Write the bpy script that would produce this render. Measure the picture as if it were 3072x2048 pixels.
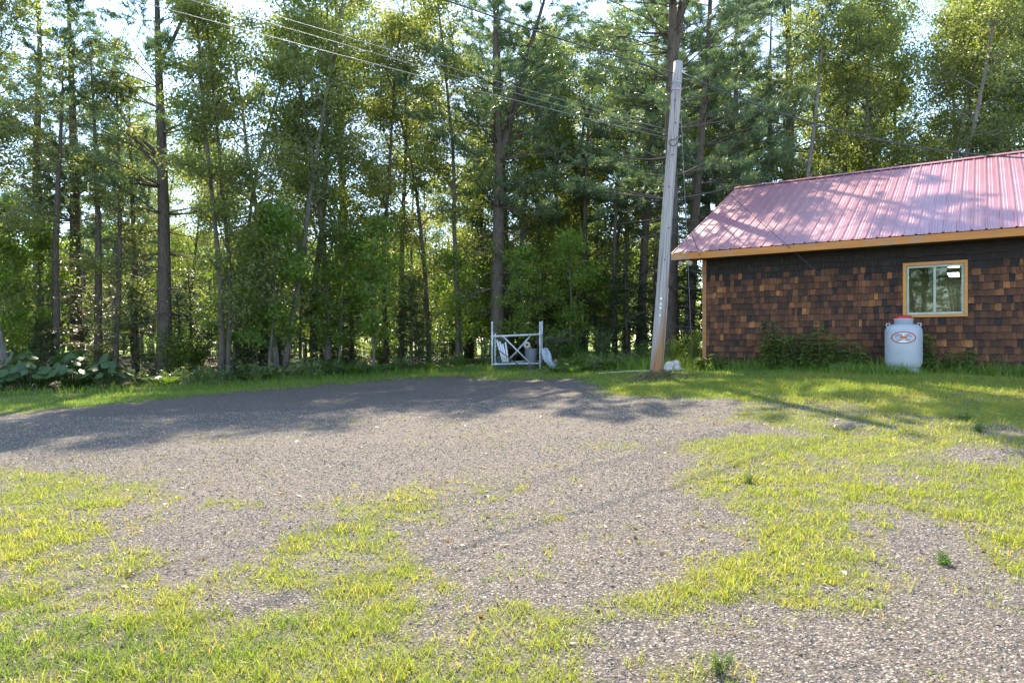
import bpy, math, random
import numpy as np
from math import radians as R, sin, cos, pi
from mathutils import Vector

for o in list(bpy.data.objects): bpy.data.objects.remove(o)
scene = bpy.context.scene
COL = scene.collection

# ------------------------------------------------------------------ camera, sky, sun, exposure
cam_d = bpy.data.cameras.new('camera'); cam = bpy.data.objects.new('camera', cam_d); COL.objects.link(cam)
cam.location = (0, 0, 1.5); cam.rotation_euler = (R(90), 0, 0)
cam_d.lens = 24.0; cam_d.sensor_width = 36.0; cam_d.clip_start = 0.05; cam_d.clip_end = 3000
scene.camera = cam
SUN_EL, SUN_AZ = R(48), R(-9.8)          # azimuth from +Y, negative = to the left

world = bpy.data.worlds.new('World'); scene.world = world; world.use_nodes = True
wn, wl = world.node_tree.nodes, world.node_tree.links
wn.clear()
w_out = wn.new('ShaderNodeOutputWorld'); w_bg = wn.new('ShaderNodeBackground'); w_bg.inputs['Strength'].default_value = 0.145
w_sky = wn.new('ShaderNodeTexSky'); w_sky.sky_type = 'NISHITA'; w_sky.sun_disc = False
w_sky.sun_elevation = SUN_EL; w_sky.sun_rotation = SUN_AZ; w_sky.air_density = 1.0; w_sky.dust_density = 0.15; w_sky.ozone_density = 2.0
w_tc = wn.new('ShaderNodeTexCoord'); w_map = wn.new('ShaderNodeMapping'); w_map.inputs['Scale'].default_value = (1.0, 1.0, 2.2)
w_ns = wn.new('ShaderNodeTexNoise'); w_ns.inputs['Scale'].default_value = 2.3; w_ns.inputs['Detail'].default_value = 7; w_ns.inputs['Roughness'].default_value = .58
w_rp = wn.new('ShaderNodeValToRGB'); w_rp.color_ramp.elements[0].position = .46; w_rp.color_ramp.elements[1].position = .66
w_mix = wn.new('ShaderNodeMix'); w_mix.data_type = 'RGBA'
w_mix.inputs['B'].default_value = (1.45, 1.6, 1.9, 1)
wl.new(w_tc.outputs['Generated'], w_map.inputs['Vector']); wl.new(w_map.outputs['Vector'], w_ns.inputs['Vector'])
wl.new(w_ns.outputs['Fac'], w_rp.inputs['Fac']); wl.new(w_rp.outputs['Color'], w_mix.inputs['Factor'])
wl.new(w_sky.outputs['Color'], w_mix.inputs['A']); wl.new(w_mix.outputs['Result'], w_bg.inputs['Color'])
wl.new(w_bg.outputs['Background'], w_out.inputs['Surface'])

sun_d = bpy.data.lights.new('sun', 'SUN'); sun_d.energy = 3.1; sun_d.angle = R(0.6); sun_d.color = (1.0, .89, .70)
sun = bpy.data.objects.new('sun', sun_d); COL.objects.link(sun)
sdir = Vector((sin(SUN_AZ) * cos(SUN_EL), cos(SUN_AZ) * cos(SUN_EL), sin(SUN_EL)))
sun.rotation_euler = sdir.to_track_quat('Z', 'Y').to_euler(); sun.location = (0, 0, 40)

scene.view_settings.view_transform = 'Standard'; scene.view_settings.look = 'None'
scene.view_settings.exposure = 2.25; scene.view_settings.gamma = 1.0
scene.render.engine = 'CYCLES'
scene.render.resolution_x = 1024; scene.render.resolution_y = 682
scene.cycles.max_bounces = 8; scene.cycles.transparent_max_bounces = 8; scene.cycles.glossy_bounces = 2

# ------------------------------------------------------------------ helpers
rng = np.random.default_rng(7); random.seed(7)

def tag(o, label=None, cat=None, group=None, kind=None):
    if label: o['label'] = label
    if cat: o['category'] = cat
    if group: o['group'] = group
    if kind: o['kind'] = kind
    return o

def link(o, parent=None):
    COL.objects.link(o)
    if parent is not None: o.parent = parent
    return o

def empty(name, loc=(0, 0, 0), rz=0.0, label=None, cat=None, group=None):
    o = bpy.data.objects.new(name, None); o.empty_display_size = .2
    o.location = loc; o.rotation_euler = (0, 0, rz)
    link(o); return tag(o, label, cat, group)

def gz(x, y):
    x = np.asarray(x, float); y = np.asarray(y, float)
    yy = np.clip(y, 3 - 30, 27)
    z = .03 * (np.maximum(yy, 0) - 3) + .03 * np.clip(x, -10, 14)
    z = z + .35 * np.exp(-((x - 7) ** 2 + (y - 15) ** 2) / 36) + .012 * np.clip(-x - 8, 0, 40)
    return z - .010 * np.clip(y - 34, 0, 200)
def G(x, y): return float(gz(x, y))

def _hash(ix, iy, s):
    h = (ix.astype(np.int64) * 374761393 + iy.astype(np.int64) * 668265263 + s * 1442695041) & 0x7fffffff
    h = ((h ^ (h >> 13)) * 1274126177) & 0x7fffffff
    return ((h ^ (h >> 16)) & 0xffff) / 65535.0
def vnoise(x, y, sc, s=0):
    x = np.asarray(x, float) * sc + 1000; y = np.asarray(y, float) * sc + 1000
    ix = np.floor(x); iy = np.floor(y); fx = x - ix; fy = y - iy
    fx = fx * fx * (3 - 2 * fx); fy = fy * fy * (3 - 2 * fy)
    a = _hash(ix, iy, s); b = _hash(ix + 1, iy, s); c = _hash(ix, iy + 1, s); d = _hash(ix + 1, iy + 1, s)
    return (a * (1 - fx) + b * fx) * (1 - fy) + (c * (1 - fx) + d * fx) * fy
def fbm(x, y, sc, s=0): return .5 * vnoise(x, y, sc, s) + .3 * vnoise(x, y, sc * 2.1, s + 5) + .2 * vnoise(x, y, sc * 4.3, s + 9)

class MB:
    """collects vertices and tri/quad faces; build() links them as one mesh object"""
    def __init__(s): s.v = []; s.q = []; s.t = []; s.qa = []; s.ta = []; s.n = 0
    def add(s, v, q=None, t=None, a=0.5):
        v = np.asarray(v, np.float32).reshape(-1, 3)
        if q is not None and len(q):
            q = np.asarray(q, np.int64).reshape(-1, 4); s.q.append(q + s.n); s.qa.append(np.broadcast_to(np.asarray(a, np.float32), (len(q),)))
        if t is not None and len(t):
            t = np.asarray(t, np.int64).reshape(-1, 3); s.t.append(t + s.n); s.ta.append(np.broadcast_to(np.asarray(a, np.float32), (len(t),)))
        s.v.append(v); s.n += len(v); return s
    def box(s, x0, x1, y0, y1, z0, z1, a=.5):
        v = [(x, y, z) for x in (x0, x1) for y in (y0, y1) for z in (z0, z1)]
        return s.add(v, [(0, 1, 3, 2), (4, 6, 7, 5), (0, 4, 5, 1), (2, 3, 7, 6), (0, 2, 6, 4), (1, 5, 7, 3)], a=a)
    def bbox(s, x0, x1, y0, y1, z0, z1, b=.006, a=.5):
        """box with chamfered edges"""
        cx, cy, cz = (x0 + x1) / 2, (y0 + y1) / 2, (z0 + z1) / 2; hx, hy, hz = (x1 - x0) / 2, (y1 - y0) / 2, (z1 - z0) / 2
        b = min(b, hx * .4, hy * .4, hz * .4); ids = {}; v = []; q = []; t = []
        for sx in (-1, 1):
            for sy in (-1, 1):
                for sz in (-1, 1):
                    for ax in range(3):
                        p = [hx * sx, hy * sy, hz * sz]; h = [hx, hy, hz]; sg = (sx, sy, sz)
                        for k in range(3):
                            if k != ax: p[k] = (h[k] - b) * sg[k]
                        ids[(sx, sy, sz, ax)] = len(v); v.append((cx + p[0], cy + p[1], cz + p[2]))
        S = (-1, 1)
        for ax in range(3):
            o1, o2 = [k for k in range(3) if k != ax]
            for s1 in S:
                def key(a1, a2, face):
                    sg = [0, 0, 0]; sg[ax] = s1; sg[o1] = a1; sg[o2] = a2; return ids[(*sg, face)]
                q.append([key(-1, -1, ax), key(1, -1, ax), key(1, 1, ax), key(-1, 1, ax)])
            for s1 in S:
                for s2 in S:
                    def k2(e, face):
                        sg = [0, 0, 0]; sg[ax] = e; sg[o1] = s1; sg[o2] = s2; return ids[(*sg, face)]
                    q.append([k2(-1, o1), k2(1, o1), k2(1, o2), k2(-1, o2)])
        for sx in S:
            for sy in S:
                for sz in S: t.append([ids[(sx, sy, sz, k)] for k in range(3)])
        return s.add(v, q, t, a)
    def tube(s, path, rad, k=6, a=.5, caps=True):
        P = np.asarray(path, float); n = len(P); rad = np.broadcast_to(np.asarray(rad, float), (n,))
        T = np.gradient(P, axis=0); T /= np.linalg.norm(T, axis=1)[:, None] + 1e-9
        ref = np.array([0., 0., 1.]) if abs(T[0][2]) < .8 else np.array([1., 0., 0.])
        U = np.cross(T, ref); U /= np.linalg.norm(U, axis=1)[:, None] + 1e-9; V = np.cross(T, U)
        an = np.arange(k) * 2 * pi / k
        ring = P[:, None, :] + rad[:, None, None] * (np.cos(an)[None, :, None] * U[:, None, :] + np.sin(an)[None, :, None] * V[:, None, :])
        i = np.arange(n - 1)[:, None] * k; j = np.arange(k)[None, :]; j2 = (j + 1) % k
        q = np.stack([i + j, i + j2, i + k + j2, i + k + j], -1).reshape(-1, 4)
        v = ring.reshape(-1, 3); t = None
        if caps:
            v = np.vstack([v, P[0], P[-1]]); jj = np.arange(k)
            t = np.vstack([np.stack([np.full(k, n * k), (jj + 1) % k, jj], -1), np.stack([np.full(k, n * k + 1), (n - 1) * k + jj, (n - 1) * k + (jj + 1) % k], -1)])
        return s.add(v, q, t, a)
    def lathe(s, prof, k=32, c=(0, 0, 0), a=.5):
        pr = np.asarray(prof, float); n = len(pr); an = np.arange(k) * 2 * pi / k
        v = np.stack([pr[:, None, 0] * np.cos(an), pr[:, None, 0] * np.sin(an), np.repeat(pr[:, 1:2], k, 1)], -1).reshape(-1, 3) + np.asarray(c)
        i = np.arange(n - 1)[:, None] * k; j = np.arange(k)[None, :]; j2 = (j + 1) % k
        return s.add(v, np.stack([i + j, i + j2, i + k + j2, i + k + j], -1).reshape(-1, 4), None, a)
    def mesh(s, name, mat, smooth=False):
        me = bpy.data.meshes.new(name)
        v = np.vstack(s.v) if s.v else np.zeros((0, 3), np.float32)
        q = np.vstack(s.q) if s.q else np.zeros((0, 4), np.int64); t = np.vstack(s.t) if s.t else np.zeros((0, 3), np.int64)
        me.vertices.add(len(v)); me.vertices.foreach_set('co', v.astype(np.float32).ravel())
        li = np.concatenate([q.ravel(), t.ravel()]).astype(np.int32)
        me.loops.add(len(li)); me.loops.foreach_set('vertex_index', li)
        nq, nt = len(q), len(t)
        ls = np.concatenate([np.arange(nq) * 4, nq * 4 + np.arange(nt) * 3]).astype(np.int32)
        me.polygons.add(nq + nt); me.polygons.foreach_set('loop_start', ls)
        me.polygons.foreach_set('use_smooth', np.full(nq + nt, bool(smooth)))
        at = me.attributes.new('v', 'FLOAT', 'FACE')
        at.data.foreach_set('value', np.concatenate(s.qa + s.ta).astype(np.float32) if (s.qa or s.ta) else np.zeros(0, np.float32))
        me.update(calc_edges=True); me.validate()
        if mat: me.materials.append(mat)
        return me
    def build(s, name, mat, parent=None, smooth=False, loc=None):
        o = bpy.data.objects.new(name, s.mesh(name, mat, smooth)); link(o, parent)
        if loc is not None: o.location = loc
        return o

def inst(name, me, parent=None, loc=(0, 0, 0), rot=(0, 0, 0), sc=1.0):
    o = bpy.data.objects.new(name, me); link(o, parent); o.location = loc; o.rotation_euler = rot
    o.scale = (sc, sc, sc) if not hasattr(sc, '__len__') else sc
    return o

# ------------------------------------------------------------------ materials
class NT:
    def __init__(s, name):
        s.m = bpy.data.materials.new(name); s.m.use_nodes = True; s.t = s.m.node_tree; s.n = s.t.nodes
        s.bsdf = s.n['Principled BSDF']; s.out = s.n['Material Output']
    def new(s, k, **kw):
        n = s.n.new(k)
        for a, b in kw.items(): setattr(n, a, b)
        return n
    def l(s, a, b): s.t.links.new(a, b)
    def coord(s, scale=(1, 1, 1), obj=True):
        tc = s.new('ShaderNodeTexCoord'); mp = s.new('ShaderNodeMapping'); mp.inputs['Scale'].default_value = scale
        s.l(tc.outputs['Object' if obj else 'Generated'], mp.inputs['Vector']); return mp.outputs['Vector']
    def wcoord(s, scale=(1, 1, 1)):
        g = s.new('ShaderNodeNewGeometry'); mp = s.new('ShaderNodeMapping'); mp.inputs['Scale'].default_value = scale
        s.l(g.outputs['Position'], mp.inputs['Vector']); return mp.outputs['Vector']
    def noise(s, vec, sc, det=4, ro=.55):
        n = s.new('ShaderNodeTexNoise'); n.inputs['Scale'].default_value = sc; n.inputs['Detail'].default_value = det; n.inputs['Roughness'].default_value = ro
        s.l(vec, n.inputs['Vector']); return n.outputs['Fac']
    def ramp(s, fac, stops, interp='LINEAR'):
        r = s.new('ShaderNodeValToRGB'); cr = r.color_ramp; cr.interpolation = interp
        while len(cr.elements) < len(stops): cr.elements.new(.5)
        for e, (p, c) in zip(cr.elements, stops): e.position = p; e.color = (*c, 1) if len(c) == 3 else c
        s.l(fac, r.inputs['Fac']); return r.outputs['Color']
    def mix(s, fac, a, b, mode='MIX'):
        m = s.new('ShaderNodeMix', data_type='RGBA', blend_type=mode)
        for v, k in ((fac, 'Factor'), (a, 'A'), (b, 'B')):
            if isinstance(v, (int, float)): m.inputs[k].default_value = v
            elif isinstance(v, tuple): m.inputs[k].default_value = (*v, 1) if len(v) == 3 else v
            else: s.l(v, m.inputs[k])
        return m.outputs['Result']
    def math(s, op, a, b=0.0):
        m = s.new('ShaderNodeMath', operation=op)
        for i, v in enumerate((a, b)):
            if isinstance(v, (int, float)): m.inputs[i].default_value = v
            else: s.l(v, m.inputs[i])
        return m.outputs[0]
    def attr(s, name):
        a = s.new('ShaderNodeAttribute'); a.attribute_name = name; return a.outputs['Fac']
    def rnd(s): return s.new('ShaderNodeObjectInfo').outputs['Random']
    def bump(s, h, strength=.3, dist=.01):
        b = s.new('ShaderNodeBump'); b.inputs['Strength'].default_value = strength; b.inputs['Distance'].default_value = dist
        s.l(h, b.inputs['Height']); s.l(b.outputs['Normal'], s.bsdf.inputs['Normal'])
    def base(s, c, rough=.6, metal=0.0, spec=.5):
        if isinstance(c, tuple): s.bsdf.inputs['Base Color'].default_value = (*c, 1)
        else: s.l(c, s.bsdf.inputs['Base Color'])
        if isinstance(rough, (int, float)): s.bsdf.inputs['Roughness'].default_value = rough
        else: s.l(rough, s.bsdf.inputs['Roughness'])
        s.bsdf.inputs['Metallic'].default_value = metal; s.bsdf.inputs['Specular IOR Level'].default_value = spec
        return s

def m_plain(name, c, rough=.6, metal=0.0, var=.15, sc=6.0, bump=0.0):
    t = NT(name); f = t.noise(t.coord(), sc, 5)
    d = tuple(x * (1 - var) for x in c); e = tuple(min(1, x * (1 + var)) for x in c)
    t.base(t.ramp(f, [(.3, d), (.7, e)]), rough, metal)
    if bump: t.bump(t.noise(t.coord(), sc * 8, 3), bump, .005)
    return t.m

def m_leaf(name, stops, trans=.45, rough=.38, tcol=(1.9, 1.8, .75)):
    """leaf: diffuse + translucent, colour varied leaf by leaf and tree by tree"""
    t = NT(name); v = t.attr('v'); r = t.rnd()
    f = t.math('ADD', t.math('MULTIPLY', v, .75), t.math('MULTIPLY', r, .25))
    c = t.ramp(f, stops)
    t.base(c, rough, 0, .55)
    tr = t.new('ShaderNodeBsdfTranslucent'); t.l(t.mix(1.0, c, tcol, 'MULTIPLY'), tr.inputs['Color'])
    mx = t.new('ShaderNodeMixShader'); mx.inputs['Fac'].default_value = trans
    t.l(t.bsdf.outputs[0], mx.inputs[1]); t.l(tr.outputs[0], mx.inputs[2]); t.l(mx.outputs[0], t.out.inputs['Surface'])
    return t.m

def m_bark(name, dark, light, scale=3.0, bump=.6):
    t = NT(name); f = t.noise(t.coord((scale * 3, scale * 3, scale * .6)), 3.0, 6, .65)
    g = t.noise(t.coord((1, 1, 1)), 1.3, 3)
    c = t.mix(t.math('MULTIPLY', g, .5), t.ramp(f, [(.35, dark), (.65, light)]), tuple(x * .8 + .02 for x in light))
    t.base(c, .9, 0, .2); t.bump(f, bump, .03); return t.m

MAT = {}
MAT['bark'] = m_bark('bark_dark', (.045, .037, .030), (.16, .13, .10))
MAT['bark_grey'] = m_bark('bark_grey', (.07, .062, .05), (.20, .18, .15))
MAT['bark_pale'] = m_bark('bark_pale', (.12, .112, .098), (.32, .30, .27), 2.0, .4)
MAT['dead'] = m_bark('dead_wood', (.16, .145, .12), (.34, .32, .28), 4.0, .3)
MAT['maple'] = m_leaf('leaf_maple', [(0, (.085, .130, .040)), (.5, (.150, .200, .062)), (1, (.27, .30, .11))], .55)
MAT['maple_y'] = m_leaf('leaf_sapling', [(0, (.09, .17, .040)), (.5, (.16, .25, .055)), (1, (.26, .33, .08))], .6)
MAT['olive'] = m_leaf('leaf_olive', [(0, (.095, .135, .055)), (.5, (.165, .205, .085)), (1, (.29, .31, .15))], .55)
MAT['needle'] = m_leaf('needle_pine', [(0, (.065, .120, .072)), (.5, (.115, .185, .095)), (1, (.20, .26, .11))], .40, tcol=(1.6, 1.55, .9))
MAT['needle_d'] = m_leaf('needle_dark', [(0, (.050, .082, .045)), (.5, (.085, .130, .062)), (1, (.16, .20, .085))], .40, tcol=(1.6, 1.55, .9))
MAT['lichen'] = m_leaf('needle_greyed', [(0, (.085, .085, .055)), (.5, (.14, .14, .085)), (1, (.22, .215, .13))], .4)
MAT['fern'] = m_leaf('leaf_fern', [(0, (.045, .105, .022)), (.5, (.08, .16, .03)), (1, (.15, .22, .04))], .45)
MAT['bigleaf'] = m_leaf('leaf_broad', [(0, (.035, .080, .026)), (1, (.075, .14, .042))], .3)
MAT['weed'] = m_leaf('leaf_weed', [(0, (.075, .125, .045)), (.5, (.13, .19, .062)), (1, (.22, .27, .09))], .4)
MAT['grass'] = m_leaf('grass_blade', [(0, (.11, .205, .032)), (.4, (.21, .275, .040)), (.75, (.30, .325, .058)), (.92, (.43, .33, .11)), (1, (.45, .33, .16))], .5, .45, (1.42, 1.38, .8))
MAT['lawn'] = m_leaf('lawn_blade', [(0, (.10, .20, .032)), (.5, (.17, .27, .042)), (.85, (.28, .34, .06)), (1, (.38, .34, .12))], .5, .45, (1.5, 1.45, .8))

# ------------------------------------------------------------------ ground: one sheet, gravel lot, grass patches, wood floor
GRASS = [
    (1.0, [(-11.08, 12.63), (-10.28, 13.71), (-8.85, 14.99), (-7.27, 16.86), (-5.52, 18.19), (-3.44, 19.55), (-1.47, 19.86), (-0.53, 17.99), (0.83, 17.51), (1.83, 16.5), (2.14, 19.32), (-1.1, 22.77), (-4.11, 23.33), (-6.48, 21.34), (-8.39, 19.45), (-10.38, 17.58), (-12.15, 16.21), (-13.36, 15.22)]),  # lawn strip
    (1.0, [(1.67, 16.98), (1.68, 15.13), (1.97, 12.67), (2.72, 11.71), (3.44, 11.64), (4.04, 10.84), (4.71, 10.2), (5.48, 9.3), (6.2, 8.26), (9.7, 7.16), (23.0, 16.98), (1.97, 20.05)]),  # house lawn
    (0.8, [(3.6, 10.78), (5.56, 9.44), (6.29, 8.38), (9.98, 7.37), (4.5, 3.32), (2.89, 3.71), (3.08, 4.3), (3.24, 5.06), (2.96, 5.26), (2.96, 5.63), (2.63, 5.07), (2.38, 4.36), (2.12, 4.23), (2.17, 3.76), (2.03, 3.6), (1.66, 3.6), (1.42, 3.82), (1.0, 3.68), (0.54, 3.8), (0.57, 3.98), (1.01, 4.11), (1.19, 4.39), (1.65, 4.59), (1.82, 5.16), (1.75, 5.78), (1.53, 6.58), (2.05, 7.26), (2.01, 8.21), (2.38, 8.39), (2.76, 8.58), (3.75, 8.35), (3.36, 10.06)]),  # right
    (0.8, [(0.6, 3.08), (0.78, 3.17), (1.04, 3.12), (1.06, 2.94), (1.0, 2.77), (0.52, 2.79)]),  # bottom
    (0.75, [(-7.19, 8.5), (-5.65, 8.16), (-4.18, 7.4), (-3.07, 6.38), (-3.6, 6.44), (-3.58, 6.0), (-2.89, 5.12), (-2.36, 4.7), (-2.18, 4.41), (-1.7, 4.33), (-1.84, 4.83), (-1.66, 5.48), (-1.12, 5.54), (-0.68, 4.96), (-0.72, 4.56), (-0.45, 4.23), (-0.21, 3.8), (0.5, 3.64), (0.41, 3.32), (0.33, 3.16), (0.27, 2.74), (-2.44, 2.89)]),  # left
    (0.8, [(-2.15, 6.12), (-2.17, 6.0), (-2.31, 5.95), (-2.52, 5.98), (-2.73, 6.07), (-2.85, 6.2), (-2.84, 6.32), (-2.7, 6.38), (-2.47, 6.35), (-2.26, 6.25)]),
    (0.5, [(-0.43, 5.85), (-0.53, 5.59), (-0.81, 5.47), (-1.19, 5.51), (-1.54, 5.7), (-1.74, 6.0), (-1.7, 6.29), (-1.39, 6.46), (-0.95, 6.4), (-0.58, 6.15)]),
    (0.45, [(-0.48, 6.53), (-0.54, 6.42), (-0.7, 6.37), (-0.9, 6.4), (-1.08, 6.49), (-1.17, 6.62), (-1.12, 6.74), (-0.96, 6.79), (-0.74, 6.76), (-0.56, 6.66)]),
    (0.45, [(0.18, 6.44), (0.12, 6.17), (-0.02, 6.02), (-0.18, 6.04), (-0.33, 6.22), (-0.4, 6.52), (-0.36, 6.82), (-0.21, 7.0), (-0.02, 6.97), (0.13, 6.74)]),
    (0.35, [(0.5, 5.42), (0.41, 5.3), (0.2, 5.24), (-0.04, 5.26), (-0.25, 5.37), (-0.34, 5.52), (-0.26, 5.65), (-0.05, 5.72), (0.22, 5.69), (0.43, 5.57)]),
    (0.4, [(-0.06, 8.72), (-0.11, 8.64), (-0.23, 8.62), (-0.39, 8.65), (-0.51, 8.73), (-0.57, 8.83), (-0.52, 8.91), (-0.4, 8.94), (-0.24, 8.9), (-0.11, 8.82)]),
    (0.5, [(1.59, 8.19), (1.5, 8.09), (1.31, 8.05), (1.1, 8.1), (0.93, 8.21), (0.87, 8.35), (0.96, 8.46), (1.15, 8.49), (1.38, 8.44), (1.54, 8.33)]),
    (0.6, [(0.09, 4.22), (0.07, 4.17), (-0.0, 4.15), (-0.08, 4.16), (-0.15, 4.19), (-0.18, 4.25), (-0.15, 4.29), (-0.09, 4.32), (-0.0, 4.31), (0.07, 4.28)]),
    (0.3, [(3.75, 9.58), (3.55, 9.33), (3.25, 9.24), (2.95, 9.32), (2.75, 9.56), (2.74, 9.88), (2.92, 10.16), (3.25, 10.26), (3.57, 10.15), (3.76, 9.89)]),
]
HOLES = [
    [(-1.04, 3.92), (-1.07, 3.8), (-1.22, 3.74), (-1.44, 3.75), (-1.64, 3.84), (-1.76, 3.97), (-1.75, 4.1), (-1.59, 4.17), (-1.36, 4.15), (-1.14, 4.05)] ,
    [(-3.13, 4.41), (-3.11, 4.36), (-3.16, 4.33), (-3.24, 4.34), (-3.33, 4.38), (-3.4, 4.43), (-3.41, 4.49), (-3.37, 4.52), (-3.29, 4.51), (-3.19, 4.47)] ,
    [(3.75, 6.3), (3.64, 6.18), (3.48, 6.12), (3.35, 6.14), (3.28, 6.23), (3.3, 6.36), (3.41, 6.48), (3.57, 6.55), (3.72, 6.53), (3.78, 6.43)] ,
    [(5.34, 6.96), (5.1, 6.79), (4.75, 6.72), (4.41, 6.77), (4.2, 6.93), (4.21, 7.15), (4.44, 7.33), (4.82, 7.41), (5.19, 7.34), (5.38, 7.17)] ,
    [(6.14, 8.06), (5.97, 7.94), (5.73, 7.89), (5.51, 7.93), (5.38, 8.04), (5.4, 8.19), (5.57, 8.32), (5.82, 8.37), (6.05, 8.33), (6.17, 8.21)] ,
    [(-0.89, 4.58), (-0.92, 4.51), (-1.01, 4.48), (-1.14, 4.49), (-1.25, 4.54), (-1.31, 4.61), (-1.29, 4.68), (-1.2, 4.72), (-1.06, 4.7), (-0.95, 4.65)] ,
    [(4.76, 8.84), (4.62, 8.73), (4.41, 8.69), (4.19, 8.74), (4.05, 8.86), (4.04, 9.01), (4.17, 9.12), (4.39, 9.16), (4.62, 9.1), (4.76, 8.98)] ,
]
def inpoly(x, y, poly):
    r = np.zeros(x.shape, bool); p = np.asarray(poly); n = len(p)
    for i in range(n):
        (x1, y1), (x2, y2) = p[i], p[(i + 1) % n]
        if y1 == y2: continue
        c = ((y1 > y) != (y2 > y)) & (x < (x2 - x1) * (y - y1) / (y2 - y1) + x1); r ^= c
    return r
def cover(x, y):
    """grass coverage 0..1 over the lot, ragged at the edges"""
    tot = np.zeros(x.shape)
    for k, amp in enumerate((.14, .28, .45, .7, 1.0)):
        a = amp * np.clip(y / 9, .45, 1.3)
        wx = x + ((fbm(x, y, 1.6, 20 + k) - .5) * 2.8 + (vnoise(x, y, 6, 25 + k) - .5) * .8) * a; wy = y + ((fbm(x, y, 1.6, 40 + k) - .5) * 2.8 + (vnoise(x, y, 6, 45 + k) - .5) * .8) * a
        c = np.zeros(x.shape)
        for d, p in GRASS: c = np.maximum(c, np.where(inpoly(wx, wy, p), d, 0))
        for p in HOLES: c = np.where(inpoly(wx, wy, p), c * .06, c)
        tot += c / 5
    n = fbm(x, y, 1.1, 3); n2 = fbm(x, y, 3.5, 8)
    n3 = vnoise(x, y, 9, 12); thin = np.clip((n * .4 + n2 * .35 + n3 * .25 - .22) * 3.2, .14, 1)
    stray = .10 * (fbm(x, y, 2.2, 14) > .60) * (y < 12)
    return np.maximum(np.clip(tot, 0, 1) * np.where(tot > .93, 1, thin), stray)
def wood_edge(x):      # y of the front edge of the woods' floor
    return np.interp(x, [-60, -16.5, -12, -8, -4, 0, 4, 9, 30, 60], [12, 15.4, 17.2, 19.3, 21.5, 23.0, 23.0, 27, 23, 20])
def axis(lo, hi, step, far0, far1):
    a = list(np.arange(lo, hi + 1e-6, step)); s = step
    x = hi
    while x < far1: s *= 1.35; x += s; a.append(x)
    s = step; x = lo
    while x > far0: s *= 1.35; x -= s; a.insert(0, x)
    return np.array(a)
gx = axis(-13, 13, .1, -900, 900); gy = axis(2, 24, .1, -300, 1500)
XX, YY = np.meshgrid(gx, gy); xr, yr = XX.ravel(), YY.ravel()
rut = -.018 * np.exp(-((xr - (.9 + .24 * (yr - 4))) / .22) ** 2) - .014 * np.exp(-((xr - (-.9 + .24 * (yr - 4))) / .22) ** 2)
zz = gz(xr, yr) + np.where((yr > 1) & (yr < 24), (fbm(xr, yr, .8, 1) - .5) * .05 + (fbm(xr, yr, 3.2, 2) - .5) * .018 + rut * (yr < 12), 0)
nx, ny = len(gx), len(gy)
ii = (np.arange(ny - 1)[:, None] * nx + np.arange(nx - 1)[None, :])
gmb = MB().add(np.stack([xr, yr, zz], -1), np.stack([ii, ii + 1, ii + nx + 1, ii + nx], -1).reshape(-1, 4))
cv = cover(xr, yr); cv = np.where((yr > 30) & (yr < 2000), .0, cv)
wd = 1 / (1 + np.exp(-(yr - wood_edge(xr) + (fbm(xr, yr, .9, 33) - .5) * 1.5) * 4)); wd = np.where(yr > 44, np.clip(1 - (yr - 44) / 3, 0, 1), wd)
field = np.clip((yr - 44) / 3, 0, 1)
def m_ground():
    t = NT('ground'); P = t.wcoord()
    vo = t.new('ShaderNodeTexVoronoi', feature='F1'); vo.inputs['Scale'].default_value = 62; t.l(P, vo.inputs['Vector'])
    vc = t.new('ShaderNodeSeparateColor'); t.l(vo.outputs['Color'], vc.inputs[0])
    st = t.ramp(vc.outputs[0], [(0, (.058, .049, .041)), (.5, (.158, .130, .104)), (.85, (.285, .240, .195)), (1, (.46, .41, .35))])
    big = t.noise(P, .55, 4); fine = t.noise(P, 14, 4)
    dirt = t.ramp(fine, [(.3, (.034, .029, .025)), (.7, (.085, .071, .058))])
    edge = t.ramp(vo.outputs['Distance'], [(.25, (0, 0, 0)), (.6, (1, 1, 1))])
    grav = t.mix(t.math('MULTIPLY', edge, .8), st, dirt)
    grav = t.mix(t.ramp(big, [(.42, (0, 0, 0)), (.66, (.35, .35, .35))]), grav, (.13, .105, .088))
    soil = t.ramp(t.noise(P, 9, 5), [(.3, (.055, .056, .024)), (.55, (.11, .112, .036)), (.75, (.20, .17, .075))])
    g = t.attr('grass')
    fac = t.ramp(t.math('ADD', t.math('MULTIPLY', g, .9), t.math('MULTIPLY', t.math('SUBTRACT', fine, .5), .5)), [(.12, (0, 0, 0)), (.6, (.85, .85, .85))])
    c = t.mix(fac, grav, soil)
    duff = t.ramp(t.noise(P, 5, 6, .7), [(.3, (.045, .034, .022)), (.55, (.10, .075, .048)), (.75, (.17, .13, .08))])
    c = t.mix(t.attr('wood'), c, duff)
    fld = t.ramp(t.noise(P, .8, 5), [(.3, (.14, .21, .03)), (.7, (.26, .30, .05))])
    c = t.mix(t.attr('field'), c, fld)
    t.base(c, .9, 0, .25)
    h = t.math('ADD', t.math('MULTIPLY', t.math('SUBTRACT', 1.0, vo.outputs['Distance']), 1.0), t.math('MULTIPLY', fine, .6))
    t.bump(h, .8, .012); return t.m
ground = gmb.build('ground', m_ground(), smooth=True); tag(ground, kind='structure')
for nm, arr in (('grass', cv), ('wood', wd), ('field', field)):
    a_ = ground.data.attributes.new(nm, 'FLOAT', 'POINT'); a_.data.foreach_set('value', arr.astype(np.float32))
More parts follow.
